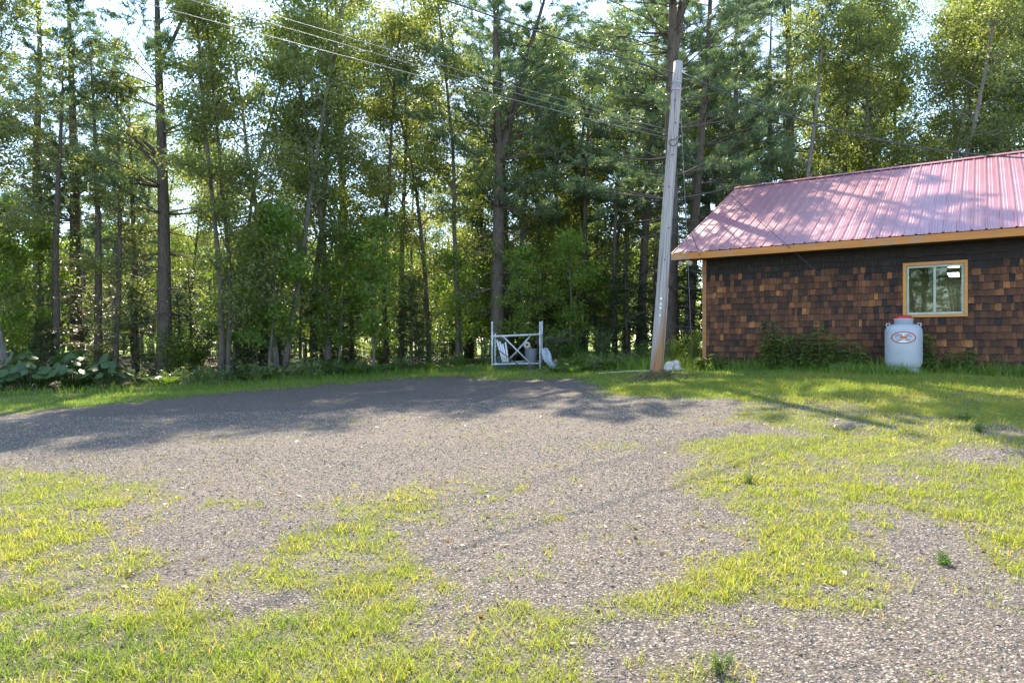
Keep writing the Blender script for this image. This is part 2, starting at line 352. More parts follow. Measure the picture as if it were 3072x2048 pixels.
def surf(x, y):        # ground sheet height incl. unevenness
    x = np.asarray(x, float); y = np.asarray(y, float)
    r = -.018 * np.exp(-((x - (.9 + .24 * (y - 4))) / .22) ** 2) - .014 * np.exp(-((x - (-.9 + .24 * (y - 4))) / .22) ** 2)
    return gz(x, y) + np.where((y > 1) & (y < 24), (fbm(x, y, .8, 1) - .5) * .05 + (fbm(x, y, 3.2, 2) - .5) * .018 + r * (y < 12), 0)
def S(x, y): return float(surf(x, y))

# ------------------------------------------------------------------ house (own axes: x along the wall, y into the house)
HX, HY, HR = 4.62, 16.43, R(-34.5)
house = empty('house', (HX, HY, 0), HR, 'brown cedar-shingled house with a red ribbed metal roof', 'house')
def m_shingle():
    t = NT('cedar_shingle'); v = t.attr('v'); P = t.coord((1, 1, 1))
    grain = t.noise(t.coord((70, 70, 2.2)), 1.0, 5, .7); blot = t.noise(P, 5, 4)
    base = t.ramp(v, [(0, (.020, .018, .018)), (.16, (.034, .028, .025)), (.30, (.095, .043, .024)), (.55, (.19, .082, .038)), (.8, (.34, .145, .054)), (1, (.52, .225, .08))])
    c = t.mix(t.ramp(grain, [(.38, (0, 0, 0)), (.62, (.95, .95, .95))]), base, t.mix(.62, base, (.02, .014, .011)))
    c = t.mix(t.ramp(blot, [(.55, (0, 0, 0)), (.8, (.5, .5, .5))]), c, (.10, .085, .07))
    t.base(c, .8, 0, .3); t.bump(grain, .5, .004); return t.m
def m_wood(name, c0, c1, grey=(.30, .25, .20), amt=.5):
    t = NT(name); g = t.noise(t.coord((1.2, 30, 30)), 1.5, 4, .6); b = t.noise(t.coord((1.0, 3, 3)), 1.7, 5, .7)
    c = t.mix(t.ramp(b, [(.54, (0, 0, 0)), (.62, (amt, amt, amt))]), t.ramp(g, [(.3, c0), (.7, c1)]), grey)
    t.base(c, .55, 0, .4); t.bump(g, .25, .004); return t.m
MAT['shingle'] = m_shingle()
MAT['trim'] = m_wood('stained_trim', (.44, .165, .030), (.58, .25, .055), amt=.6)
MAT['trim_w'] = m_wood('window_trim', (.48, .21, .05), (.62, .30, .08), amt=.25)
MAT['corner'] = m_wood('corner_wood', (.26, .12, .045), (.40, .20, .08), (.12, .09, .07), .7)
MAT['sheath'] = m_plain('sheathing', (.022, .018, .016), .9)
MAT['soffit'] = m_plain('soffit_wood', (.12, .075, .04), .8)
WL, WR, WB, WT = 4.17, 5.283, 1.99, 3.106      # window outer trim
HL, HD, EZ = 9.6, 9.4, 3.46                     # length, depth, wall top
wall = MB()
wall.box(0, WL + .05, 0, .12, .3, EZ); wall.box(WR - .05, HL, 0, .12, .3, EZ)
wall.box(WL + .05, WR - .05, 0, .12, .3, WB + .05); wall.box(WL + .05, WR - .05, 0, .12, WT - .05, EZ)
wall = wall.build('wall', MAT['sheath'], house)
side = MB()
side.box(0, .12, .12, HD, .3, EZ); side.box(HL - .12, HL, .12, HD, .3, EZ); side.box(.12, HL - .12, HD - .12, HD, .3, EZ)
PITCH = 2.52 / 5.2
for x0 in (0, HL - .12):
    side.add([(x0, 0, EZ), (x0 + .12, 0, EZ), (x0, HD / 2, EZ + PITCH * HD / 2), (x0 + .12, HD / 2, EZ + PITCH * HD / 2), (x0, HD, EZ), (x0 + .12, HD, EZ)],
             [(0, 1, 3, 2), (2, 3, 5, 4), (0, 4, 5, 1)], [(0, 2, 4), (1, 5, 3)])
side.build('gable_wall', MAT['shingle'], house)
inner = MB(); inner.box(.13, HL - .13, .13, HD - .13, .86, .90, .5); inner.box(.13, HL - .13, .13, HD - .13, 3.42, 3.45, .5)
inner.box(2.4, 7.9, 7.6, 7.66, .9, 3.42); inner.box(2.3, 2.4, .13, 7.6, .9, 3.42); inner.box(7.9, 8.0, .13, 7.6, .9, 3.42)
inner.build('interior', m_plain('interior_paint', (.34, .35, .31), .8), house)
def m_emit(name, c, s):
    t = NT(name); e = t.new('ShaderNodeEmission'); e.inputs['Color'].default_value = (*c, 1); e.inputs['Strength'].default_value = s
    t.l(e.outputs[0], t.out.inputs['Surface']); return t.m
tube_m = m_emit('fluorescent_tube', (1, .97, .9), 5.0)
for sx, sy in ((4.94, 3.5), (4.87, 6.4)):
    lf = MB().bbox(sx - .15, sx + .15, sy - .6, sy + .6, 3.36, 3.415).build('ceiling_light', m_plain('fixture', (.7, .7, .68), .4), house)
    MB().bbox(sx - .12, sx + .12, sy - .56, sy + .56, 3.335, 3.358).build('tube_cover', tube_m, lf)
# shingles: the 300 nearest are single pieces, the others one joined part
EXP = .14; WID = [.055, .075, .09, .11, .135]; VAL = [.06, .14, .24, .33, .42, .52, .62, .74, .9]
def shingle_mb(mb, w, v, x=0, z=0, dz=0):
    h = EXP + .05; tb, tt = .034, .004
    vv = np.array([(0, -tb - .006, dz), (w, -tb - .006, dz), (w, -.006, dz), (0, -.006, dz), (0, -tt, h), (w, -tt, h), (w, -.001, h), (0, -.001, h)], float) + (x, -.002, z)
    return mb.add(vv, [(0, 1, 5, 4), (1, 2, 6, 5), (2, 3, 7, 6), (3, 0, 4, 7), (0, 3, 2, 1), (4, 5, 6, 7)], a=v)
SH = {}
rr = random.Random(11); todo = []
row = 0; z = .56
while z < EZ - .06:
    spans = [(0.075, HL)]
    if z + EXP * .6 > WB and z < WT - .02: spans = [(.075, WL + .03), (WR - .03, HL)]
    for a, b in spans:
        x = a
        while x < b - .012:
            w = rr.choice(WID)
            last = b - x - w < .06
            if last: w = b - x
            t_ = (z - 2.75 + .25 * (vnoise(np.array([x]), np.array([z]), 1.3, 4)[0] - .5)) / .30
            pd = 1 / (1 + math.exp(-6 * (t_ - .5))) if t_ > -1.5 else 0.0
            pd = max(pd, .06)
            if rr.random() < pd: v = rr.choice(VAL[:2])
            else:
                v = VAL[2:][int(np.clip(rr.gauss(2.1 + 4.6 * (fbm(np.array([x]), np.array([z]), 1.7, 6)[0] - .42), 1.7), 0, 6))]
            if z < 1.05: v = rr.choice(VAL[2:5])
            todo.append((x, z, w, v, last)); x += w + .004
    z += EXP; row += 1
vis = sorted([q for q in todo if q[0] + q[2] < 6.3 and not q[4] and q[1] > .85], key=lambda q: -q[0])[:300]
vis_set = set((q[0], q[1]) for q in vis)
rest = MB()
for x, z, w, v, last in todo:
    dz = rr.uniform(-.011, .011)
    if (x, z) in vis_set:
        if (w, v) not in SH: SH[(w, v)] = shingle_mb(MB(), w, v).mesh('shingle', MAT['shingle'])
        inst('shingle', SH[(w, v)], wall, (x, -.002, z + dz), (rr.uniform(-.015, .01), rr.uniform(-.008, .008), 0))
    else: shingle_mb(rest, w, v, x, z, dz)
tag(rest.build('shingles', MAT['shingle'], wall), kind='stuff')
MB().bbox(-.03, .07, -.05, .13, .45, EZ).build('corner_board', MAT['corner'], house)
# window
win = MB()
for b in ((WL, WR, WT - .065, WT), (WL, WR, WB, WB + .055)): win.bbox(b[0], b[1], -.055, .02, b[2], b[3])
for b in ((WL, WL + .06), (WR - .06, WR)): win.bbox(b[0], b[1], -.0548, .02, WB + .055, WT - .065)
window = win.build('window', MAT['trim_w'], house)
vin = m_plain('vinyl_frame', (.40, .44, .36), .4)
fr = MB(); il, ir, ib, it = WL + .06, WR - .06, WB + .055, WT - .065; mx_ = (il + ir) / 2
fr.bbox(il, ir, -.02, .06, it - .045, it); fr.bbox(il, ir, -.02, .06, ib, ib + .045)
fr.bbox(il, il + .045, -.0195, .06, ib + .045, it - .045); fr.bbox(ir - .045, ir, -.0195, .06, ib + .045, it - .045)
fr.build('frame', vin, window)
MB().bbox(mx_ - .022, mx_ + .022, -.026, .05, ib + .045, it - .045).build('meeting_rail', vin, window)
def m_glass():
    t = NT('window_glass'); gl = t.new('ShaderNodeBsdfGlossy'); gl.inputs['Roughness'].default_value = .015; gl.inputs['Color'].default_value = (.85, .95, .85, 1)
    tr = t.new('ShaderNodeBsdfTransparent'); tr.inputs['Color'].default_value = (.62, .68, .58, 1)
    fz = t.new('ShaderNodeFresnel'); fz.inputs['IOR'].default_value = 1.5
    f = t.math('ADD', t.math('MULTIPLY', fz.outputs[0], 1.2), .03)
    mx = t.new('ShaderNodeMixShader'); t.l(f, mx.inputs['Fac']); t.l(tr.outputs[0], mx.inputs[1]); t.l(gl.outputs[0], mx.inputs[2]); t.l(mx.outputs[0], t.out.inputs['Surface'])
    bp = t.new('ShaderNodeBump'); bp.inputs['Strength'].default_value = .05; bp.inputs['Distance'].default_value = .01
    t.l(t.noise(t.coord(), 2.5, 1), bp.inputs['Height']); t.l(bp.outputs[0], gl.inputs['Normal']); return t.m
gm = m_glass()
MB().box(il + .045, mx_ - .022, .012, .016, ib + .045, it - .045).build('pane', gm, window)
MB().box(mx_ + .022, ir - .045, .022, .026, ib + .045, it - .045).build('pane', gm, window)
# roof: sheets of ribbed metal
def m_roof():
    t = NT('red_metal_roof'); P = t.coord((1, 1, 1)); n = t.noise(P, .9, 5); s = t.noise(t.coord((7, .6, .6)), 1.2, 4)
    c = t.mix(t.math('MULTIPLY', n, .6), (.30, .105, .13), (.36, .155, .18)); c = t.mix(t.ramp(s, [(.5, (0, 0, 0)), (.8, (.35, .35, .35))]), c, (.42, .25, .24))
    t.base(c, t.ramp(n, [(.3, (.27, .27, .27)), (.7, (.40, .40, .40))]), 0, .9); return t.m
MAT['roof'] = m_roof()
RX0, SHW, NSH, OV = -.63, .914, 12, .5
SL = math.hypot(5.2, 2.52); ca, sa = 5.2 / SL, 2.52 / SL
roof = empty('roof', (0, 0, 0)); roof.parent = house
prof = []
for r_ in range(4):
    x = r_ * SHW / 4
    prof += [(x, 0), (x + .018, 0), (x + .030, .021), (x + .052, .021), (x + .064, 0)]
    for m_ in (.115, .168): prof += [(x + m_ - .012, 0), (x + m_ - .004, .004), (x + m_ + .004, .004), (x + m_ + .012, 0)]
prof.append((SHW + .016, 0))
pv = []
for (x, h) in prof: pv += [(x, 0, h), (x, SL, h)]
pq = [(2 * i, 2 * i + 2, 2 * i + 3, 2 * i + 1) for i in range(len(prof) - 1)]
pv2 = [(a, b, c - .004) for a, b, c in pv]
sheet = MB().add(pv, pq); sheet.add(pv2, [q[::-1] for q in pq])
n_ = len(pv); edge = []
for i in range(len(prof) - 1): edge += [(2 * i, 2 * i + n_, 2 * i + 2 + n_, 2 * i + 2)]
sheet.add(pv + pv2, edge)
sheet_me = sheet.mesh('roof_panel', MAT['roof'])
EAVE = 3.605
for k in range(NSH):
    inst('roof_panel', sheet_me, roof, (RX0 + k * SHW, -OV - .03, EAVE + (.0015 if k % 2 else 0)), (math.atan2(2.52, 5.2), 0, 0))
    inst('roof_panel', sheet_me, roof, (RX0 + (k + 1) * SHW, 2 * 4.7 + OV + .03, EAVE + (.0015 if k % 2 else 0)), (math.atan2(2.52, 5.2), 0, pi))
RX1 = RX0 + NSH * SHW
rc = MB(); zr = EAVE + 2.52 + .03
rc.add([(RX0 - .01, 4.7 - .16, zr - .055), (RX0 - .01, 4.7, zr + .02), (RX0 - .01, 4.7 + .16, zr - .055), (RX1 + .01, 4.7 - .16, zr - .055), (RX1 + .01, 4.7, zr + .02), (RX1 + .01, 4.7 + .16, zr - .055)],
       [(0, 3, 4, 1), (1, 4, 5, 2)]); rc.build('ridge_cap', MAT['roof'], roof)
MB().bbox(RX0 + .005, RX1, -OV - .022, -OV + .012, EAVE - .165, EAVE - .012, .004).build('fascia_board', MAT['trim'], roof)
MB().box(RX0 + .02, RX1 - .02, -OV + .012, 0, EAVE - .150, EAVE - .135).build('soffit', MAT['soffit'], roof)
for sgn in (0, 1):     # rake boards at the left gable
    y0, y1 = (-OV, 4.7) if sgn == 0 else (9.4 + OV, 4.7); zb = EAVE - .02
    rk = MB(); v = []
    for x in (RX0 + .005, RX0 + .04):
        for (y, zq) in ((y0, zb - .13), (y0, zb), (y1, zb + 2.52), (y1, zb + 2.52 - .13)): v.append((x, y, zq))
    rk.add(v, [(0, 1, 2, 3), (4, 7, 6, 5), (0, 4, 5, 1), (1, 5, 6, 2), (2, 6, 7, 3), (3, 7, 4, 0)]); rk.build('rake_board', MAT['roof'], roof)
# floodlight under the left eave
flm = m_plain('aged_white_plastic', (.55, .50, .40), .5)
fl = MB().lathe([(0, -.02), (.055, -.02), (.055, .0), (0, .0)], 14).build('floodlight', flm, house, True, (-.33, -.28, EAVE - .155))
for sx in (-1, 1):
    lp = MB().lathe([(0, -.02), (.02, -.02), (.024, .03), (.058, .085), (.064, .13), (.058, .135), (0, .135)], 14).build('lamp_head', flm, fl, True, (sx * .06, -.01, -.035))
    lp.rotation_euler = (R(115), 0, sx * R(32))
MB().tube([(8.6, 1.2, 4.2), (8.6, 1.2, 5.05)], .035, 8).build('service_mast', m_plain('galvanised', (.45, .46, .47), .4, .6), house)

# ------------------------------------------------------------------ propane tank
TX, TY = 7.80, 13.60; TZ = S(TX, TY) - .005
tank = empty('propane_tank', (TX, TY, TZ), math.atan2(-TX, TY) * -1 * -1, 'white upright propane tank with a red cap under the window', 'tank')
tank.scale = (.87, .87, 1.02); tank.rotation_euler = (0, 0, math.atan2(TY, TX) - pi / 2)      # local -y faces the camera
def m_tank():
    t = NT('white_tank_paint'); n = t.noise(t.coord(), 3, 5); d = t.noise(t.coord((9, 9, 1.2)), 2, 4)
    c = t.ramp(n, [(.3, (.36, .40, .44)), (.7, (.42, .46, .50))]); c = t.mix(t.ramp(d, [(.62, (0, 0, 0)), (.8, (.25, .25, .25))]), c, (.45, .46, .42))
    t.base(c, .38, 0, .5); return t.m
tr_ = .38
bp = [(0, .06), (.22, .06), (.30, .085), (.355, .14), (tr_, .22), (tr_, .80), (.370, .85), (.345, .895), (.30, .925), (.24, .945), (.20, .952), (0, .956)]
tank_m = m_tank()
MB().lathe(bp, 48).build('body', tank_m, tank, True)
MB().lathe([(0, -.12), (.44, -.12), (.44, -.004), (0, -.004)], 32).build('base_pad', m_plain('concrete_pad', (.32, .31, .29), .9), tank)
MB().lathe([(.30, 0), (.315, 0), (.315, .10), (.30, .10)], 36).build('foot_ring', tank_m, tank, True)
MB().lathe([(.190, .935), (.196, .935), (.196, 1.03), (.208, 1.045), (.208, 1.058), (.196, 1.060), (.190, 1.05), (.190, .935)], 40).build('collar', tank_m, tank, True)
MB().lathe([(0, 1.122), (.10, 1.120), (.155, 1.110), (.180, 1.094), (.186, 1.062), (.186, 1.056), (0, 1.056)], 36).build('cap', m_plain('red_cap', (.50, .015, .02), .35), tank, True)
for sx in (-1, 1):
    a = np.linspace(0, 2 * pi, 17); c = np.stack([sx * .310 + .036 * np.cos(a), np.full(17, .0), .935 + .036 * np.sin(a)], -1)
    MB().tube(c, .014, 8, caps=False).build('lifting_lug', tank_m, tank, True)
MB().bbox(.10, .155, -.192, -.183, .985, 1.0).build('data_plate', m_plain('plate', (.35, .37, .38), .4, .5), tank)
def wrap(pts, r):      # flat (u, z) -> on the cylinder, facing local -y
    return [(r * sin(u / r), -r * cos(u / r), z) for u, z in pts]
dred = m_plain('decal_red', (.45, .012, .02), .45); dblue = m_plain('decal_blue', (.02, .04, .16), .45); dor = m_plain('decal_orange', (.55, .16, .03), .45)
def ring(a, b, w, cz, r, n=56):
    o, i_ = [], []
    for k in range(n):
        t = 2 * pi * k / n; o.append((a * cos(t), cz + b * sin(t))); i_.append(((a - w) * cos(t), cz + (b - w * .8) * sin(t)))
    v = wrap(o, r) + wrap(i_, r); return MB().add(v, [(k, (k + 1) % n, n + (k + 1) % n, n + k) for k in range(n)])
def disc(a, b, cz, r, n=32):
    v = wrap([(a * cos(2 * pi * k / n), cz + b * sin(2 * pi * k / n)) for k in range(n)] + [(0, cz)], r)
    return MB().add(v, None, [(k, (k + 1) % n, n) for k in range(n)])
DZ = .69
decal = disc(.262, .112, DZ, tr_ + .002).build('decal', m_plain('decal_white', (.78, .79, .78), .4), tank)
ring(.265, .115, .024, DZ, tr_ + .004).build('decal_border', dred, decal)
ring(.075, .026, .012, DZ + .006, tr_ + .004).build('decal_badge', dred, decal)
disc(.058, .016, DZ + .006, tr_ + .0045).build('decal_badge_fill', dor, decal)
dg = bpy.context.evaluated_depsgraph_get()
def text_mesh(txt, size):
    cu = bpy.data.curves.new('t', 'FONT'); cu.body = txt; cu.size = size; cu.align_x = 'CENTER'; cu.align_y = 'CENTER'
    o = bpy.data.objects.new('t', cu); COL.objects.link(o); bpy.context.view_layer.update()
    me = bpy.data.meshes.new_from_object(o.evaluated_get(bpy.context.evaluated_depsgraph_get()))
    bpy.data.objects.remove(o); return me
def letters(name, txt, size, cz, mat, arc=0.0, sx=1.0):
    me = text_mesh(txt, size)
    for v in me.vertices:
        u, h = v.co.x * sx, v.co.y; h = h + cz - arc * u * u
        v.co = wrap([(u, h)], tr_ + .0045)[0]
    me.name = name; me.materials.clear(); me.materials.append(mat); link(bpy.data.objects.new(name, me), decal)
letters('lettering', 'DAVIS  FUELS', .062, DZ + .055, dblue, 1.3, .92)
letters('lettering', 'OF VERMONT', .050, DZ - .045, dblue, 0, .85)

# ------------------------------------------------------------------ utility pole
PX, PY = 3.17, 15.05; PZ = S(PX, PY)
def m_pole():
    t = NT('pole_wood'); P = t.coord((1, 1, 1)); g = t.noise(t.coord((28, 28, .7)), 1.4, 5, .65); b = t.noise(t.coord((1.2, 1.2, .35)), 1.2, 4)
    c = t.ramp(g, [(.3, (.27, .245, .23)), (.7, (.48, .45, .425))]); ck = t.noise(t.coord((60, 60, .55)), 1.0, 3, .5); c = t.mix(t.ramp(ck, [(.54, (0, 0, 0)), (.62, (.85, .85, .85))]), c, (.10, .085, .075))
    sp = t.new('ShaderNodeSeparateXYZ'); t.l(P, sp.inputs[0])
    hi = t.math('SUBTRACT', 1.35, t.math('MULTIPLY', sp.outputs['Z'], .50)); hi = t.math('ADD', hi, t.math('MULTIPLY', t.math('SUBTRACT', b, .5), 2.6)); hi = t.math('ADD', hi, t.math('MULTIPLY', sp.outputs['X'], 4.0))
    w = t.ramp(hi, [(.35, (0, 0, 0)), (1.0, (.9, .9, .9))])
    warm = t.ramp(g, [(.3, (.24, .105, .035)), (.7, (.42, .21, .075))])
    t.base(t.mix(w, c, warm), .8, 0, .3); t.bump(g, .6, .01); return t.m
pole = empty('utility_pole', (PX, PY, PZ), 0, 'weathered grey wooden utility pole leaning right beside the house', 'utility pole')
pole.rotation_euler = (0, R(4.05), 0)
PH = 6.98
zz_ = np.linspace(-.25, PH, 15); pr_ = np.interp(zz_, [0, PH], [.142, .098])
shaft = MB().tube(np.stack([0 * zz_ + .006 * np.sin(zz_ * 1.3), 0 * zz_, zz_], -1), pr_, 18).build('shaft', m_pole(), pole, True)
steel = m_plain('galvanised_steel', (.32, .33, .34), .45, .7); blackm = m_plain('black_rubber', (.02, .02, .022), .5)
for hz, rr_ in ((6.52, .108), (6.36, .108)):
    MB().lathe([(rr_ - .006, -.014), (rr_ + .005, -.014), (rr_ + .005, .014), (rr_ - .006, .014)], 20).build('band', steel, pole, False, (0, 0, hz))
for hz, an in ((6.1, 250), (5.6, 275), (4.9, 262), (4.2, 255), (3.3, 280), (2.6, 262)):
    MB().lathe([(0, .02), (.014, .02), (.014, 0), (0, 0)], 8).build('bolt', blackm, pole, False, (.118 * cos(R(an)), .118 * sin(R(an)), hz)).rotation_euler = (R(90), 0, R(an + 90))
for hz in (1.72, 1.60, 1.52, 1.36): MB().bbox(-.055, -.015, -.142, -.134, hz, hz + .05).build('number_tag', m_plain('tin_tag', (.6, .6, .58), .35, .5), pole)
a = np.linspace(0, 2 * pi, 25); lp = np.stack([.02 + .13 * np.cos(a), -.13 - .01 * np.sin(a), 5.22 + .10 * np.sin(a + .8) + .05 * np.cos(2 * a)], -1)
MB().tube(lp, .008, 6).build('wire_loop', blackm, pole, True)
for hz, sx in ((4.98, -.16), (5.15, .13)):
    MB().lathe([(0, -.035), (.018, -.03), (.026, -.01), (.018, 0), (.026, .012), (.018, .03), (0, .035)], 12).build('insulator', m_plain('porcelain', (.62, .60, .57), .3), pole, True, (sx, -.03, hz))
MB().tube([(.12, -.06, .2), (.115, -.06, 2.0)], .016, 8).build('conduit', m_plain('grey_conduit', (.35, .35, .38), .5), pole, True)
def pole_pt(z, dx=0, dy=0):
    l = R(4.05); return (PX + (z - PZ) * math.tan(l) + dx, PY + dy, z)
def cable(name, p, q, sag, rad, mat, label, group=None, n=24, cat='cable'):
    p, q = np.array(p), np.array(q); t = np.linspace(0, 1, n)[:, None]
    P = p + (q - p) * t; P[:, 2] -= (sag * 4 * t * (1 - t))[:, 0]
    return tag(MB().tube(P, rad, 6).build(name, mat, None, True), label, cat, group)
alu = m_plain('aluminium_cable', (.22, .23, .23), .55, .3); dcab = m_plain('dark_cable', (.06, .06, .065), .5)
def towards(p, d, q0): return tuple(np.array(p) + (np.array(q0) - np.array(p)) * d)
A1 = pole_pt(5.98, -.12); A2 = pole_pt(6.06, -.12); A3 = pole_pt(7.42, -.10); A4 = pole_pt(6.16, -.12)
cable('power_line', A1, towards(A1, 3.0, (-4.48, 9.0, 6.08)), .25, .0065, alu, 'lowest of the pale cables running from the pole to the upper left', cat='cable')
cable('power_line', A2, towards(A2, 3.0, (-4.03, 9.5, 6.34)), .25, .005, alu, 'middle thin cable of the bundle running to the upper left', cat='cable')
cable('power_line', A4, towards(A4, 3.0, (-3.93, 9.5, 6.40)), .20, .005, alu, 'uppermost thin cable of the bundle running to the upper left', cat='cable')
cable('power_line', A3, towards(A3, 3.0, (-.68, 11.8, 7.5)), .30, .014, dcab, 'dark cable from the pole top to the top centre of the sky', cat='cable')
hp = lambda x, y, z: (HX + x * cos(HR) - y * sin(HR), HY + x * sin(HR) + y * cos(HR), z)
cable('service_cable', pole_pt(7.42, .10), hp(8.6, 1.2, 4.98), .75, .015, dcab, 'thick dark service cable sagging from the pole top over the red roof', cat='cable')
cable('house_wire', pole_pt(5.80, .11), hp(2.95, -.04, 2.62), .03, .006, dcab, 'thin wire slanting across the roof down to the middle of the wall', cat='wire')
cable('house_wire', pole_pt(5.1, .12), hp(.10, -.44, 3.42), .12, .008, dcab, 'dark wire dropping steeply from the pole to the left eave', cat='wire')
GX, GY = 4.28, 16.15
cable('guy_wire', pole_pt(6.9, .10), (GX, GY, S(GX, GY)), 0, .007, alu, 'taut guy wire anchored in the weeds by the house corner', n=6, cat='wire')

# ------------------------------------------------------------------ scaffold frame and the things stored round it
FX, FY, FR = .13, 21.7, R(-2)
scaf = empty('scaffold_frame', (FX, FY, S(FX, FY)), FR, 'white tubular scaffold section with cross braces at the wood edge', 'scaffold')
wp = m_plain('white_pipe_paint', (.50, .54, .57), .45, 0, .3, 9)
def post(x, y, h, nm='post'): return MB().tube([(x, y, -.05), (x, y, h)], .028, 10).build(nm, wp, scaf, True)
post(-.76, 0, 1.52); post(.76, 0, 1.52); post(-.70, .62, 1.16); post(.83, .62, 1.56)
MB().tube([(-.80, 0, 1.05), (.80, .0, 1.12)], .034, 10).build('ledger', wp, scaf, True)
MB().tube([(-.76, 0, .17), (.76, 0, .20)], .026, 10).build('ledger', wp, scaf, True)
MB().tube([(-.70, .62, .20), (.83, .62, .26)], .026, 10).build('ledger', wp, scaf, True)
MB().tube([(-.76, 0, 1.0), (-.70, .62, 1.0)], .022, 8).build('side_rung', wp, scaf, True)
MB().tube([(.76, 0, 1.12), (.83, .62, 1.12)], .022, 8).build('side_rung', wp, scaf, True)
MB().tube([(-.42, -.035, 1.06), (.46, -.035, .19)], .024, 8).build('cross_brace', wp, scaf, True)
MB().tube([(.46, .04, 1.08), (-.18, .04, .36)], .022, 8).build('cross_brace', wp, scaf, True)
def fpt(x, y): return (FX + x * cos(FR) - y * sin(FR), FY + x * sin(FR) + y * cos(FR))
cx_, cy_ = fpt(.48, .36)
can = empty('trash_can', (cx_, cy_, S(cx_, cy_)), 0, 'grey plastic trash can inside the scaffold frame', 'trash can'); can.scale = (.75, .75, .72)
cg = m_plain('grey_plastic', (.20, .22, .25), .5)
MB().lathe([(.20, 0), (.225, .02), (.27, .84), (.275, .86), (.26, .86), (.215, .03), (0, .03)], 24).build('body', cg, can, True)
MB().lathe([(.262, .84), (.29, .845), (.295, .88), (.28, .895), (.262, .89)], 24).build('rim', cg, can, True)
for sx in (-1, 1): MB().bbox(sx * .275 - .03, sx * .275 + .03, -.06, .06, .70, .73).build('handle', cg, can)
sp = empty('fan_housing', (cx_ - .14, cy_ - .02, S(cx_, cy_) + .76), 0, 'round pale fan housing resting on the trash can', 'fan')
sp.scale = (.75,) * 3; sp.rotation_euler = (R(84), 0, R(8)); spm = m_plain('cream_plastic', (.55, .52, .44), .5)
MB().lathe([(.055, -.06), (.13, -.06), (.15, -.02), (.15, .03), (.12, .06), (.055, .06), (.055, -.06)], 24).build('ring', spm, sp, True)
MB().lathe([(0, -.02), (.054, -.02), (.054, .02), (0, .03)], 16).build('hub', m_plain('brown_hub', (.16, .08, .05), .6), sp, True)
bx_, by_ = fpt(-.42, .45)
bk = empty('storage_tub', (bx_, by_, S(bx_, by_)), R(6), 'dark teal storage tub at the left of the scaffold frame', 'tub'); bk.scale = (.72, .8, .68)
bm_ = m_plain('teal_plastic', (.03, .075, .085), .5)
tb = MB(); w0, w1, d0, d1, hh = .27, .32, .19, .24, .58
tb.add([(-w0, -d0, .02), (w0, -d0, .02), (w0, d0, .02), (-w0, d0, .02), (-w1, -d1, hh), (w1, -d1, hh), (w1, d1, hh), (-w1, d1, hh)], [(0, 1, 5, 4), (1, 2, 6, 5), (2, 3, 7, 6), (3, 0, 4, 7), (3, 2, 1, 0)]); tb.build('body', bm_, bk)
MB().bbox(-.345, .345, -.265, .265, hh, hh + .035).build('lid', bm_, bk)
pvc = m_plain('white_plastic_pipe', (.72, .74, .76), .35)
names_ = ['leftmost white pipe of the bundle leaning in the scaffold', 'second white pipe from the left in the leaning bundle', 'third white pipe from the left in the leaning bundle', 'rightmost white pipe of the bundle leaning in the scaffold']
for k in range(4):
    x, y = fpt(-.42 + .055 * k, .18); b0 = np.array([x, y, S(x, y) + .25]); e0 = b0 + np.array([-.20 + .035 * k, .12, [.70, .66, .58, .63][k]])
    tag(MB().tube([b0, e0], .030, 10).build('white_pipe', pvc, None, True), names_[k], 'pipe', 'white pipes leaning in the scaffold')
x0, y0 = fpt(-.62, -.06); x1, y1 = fpt(.28, -.32)
tag(MB().tube([(x0, y0, S(x0, y0) + .70), (x1, y1, S(x1, y1) + .02)], .016, 8).build('iron_rod', m_plain('dark_iron', (.05, .05, .05), .6), None, True), 'thin dark rod slanting down across the scaffold frame', 'rod')
def blobmesh(rx, ry, rz, seed, k=18, n=10, amp=.18, flat=True):
    v = []; rg = np.random.default_rng(seed); ph = rg.uniform(0, 6, 12)
    for i in range(n + 1):
        th = pi * i / n
        for j in range(k):
            a = 2 * pi * j / k; f = 1 + amp * (sin(2 * a + ph[0] + th) + .7 * sin(3 * a + ph[1] - 2 * th) + .6 * sin(5 * th + ph[2]) + .4 * sin(7 * a + ph[3] + 3 * th)) * .5
            v.append((rx * f * sin(th) * cos(a), ry * f * sin(th) * sin(a), max(rz * f * cos(th), -rz * .45 if flat else -9)))
    i = np.arange(n)[:, None] * k; j = np.arange(k)[None, :]; j2 = (j + 1) % k
    return MB().add(v, np.stack([i + j, i + k + j, i + k + j2, i + j2], -1).reshape(-1, 4))
tm = m_plain('blue_grey_tarp', (.34, .40, .46), .4, 0, .3, 14, .5)
x, y = fpt(1.00, .05)
tp = MB(); n = 9; rg = np.random.default_rng(5)
for i in range(n):
    for j in range(6):
        u = i / (n - 1); w_ = (.16 + .05 * sin(4 * u)) * (1 - .2 * u) if u < .8 else .2
        px = -.12 + .22 * u + .36 * max(0, u - .6); pz = .78 * (1 - u) ** 1.05 + .04
        tp.v.append(np.array([[px + w_ * (j / 5 - .5) * 1.7, -.02 - .10 * u + .05 * sin(j * 1.9 + i * .8) + rg.normal(0, .012), pz + .025 * sin(j * 2.3 + i)]], np.float32)); tp.n += 1
q = [(i * 6 + j, i * 6 + j + 1, i * 6 + j + 7, i * 6 + j + 6) for i in range(n - 1) for j in range(5)]
tp.q.append(np.array(q)); tp.qa.append(np.full(len(q), .5, np.float32))
to = tp.build('tarp', tm, None, True, (x, y, S(x, y))); to.scale = (.9, .9, .8); md = to.modifiers.new('thick', 'SOLIDIFY'); md.thickness = .02
tag(to, 'crumpled blue-grey tarp slumped against the scaffold post', 'tarp')
x, y = fpt(1.26, .10)
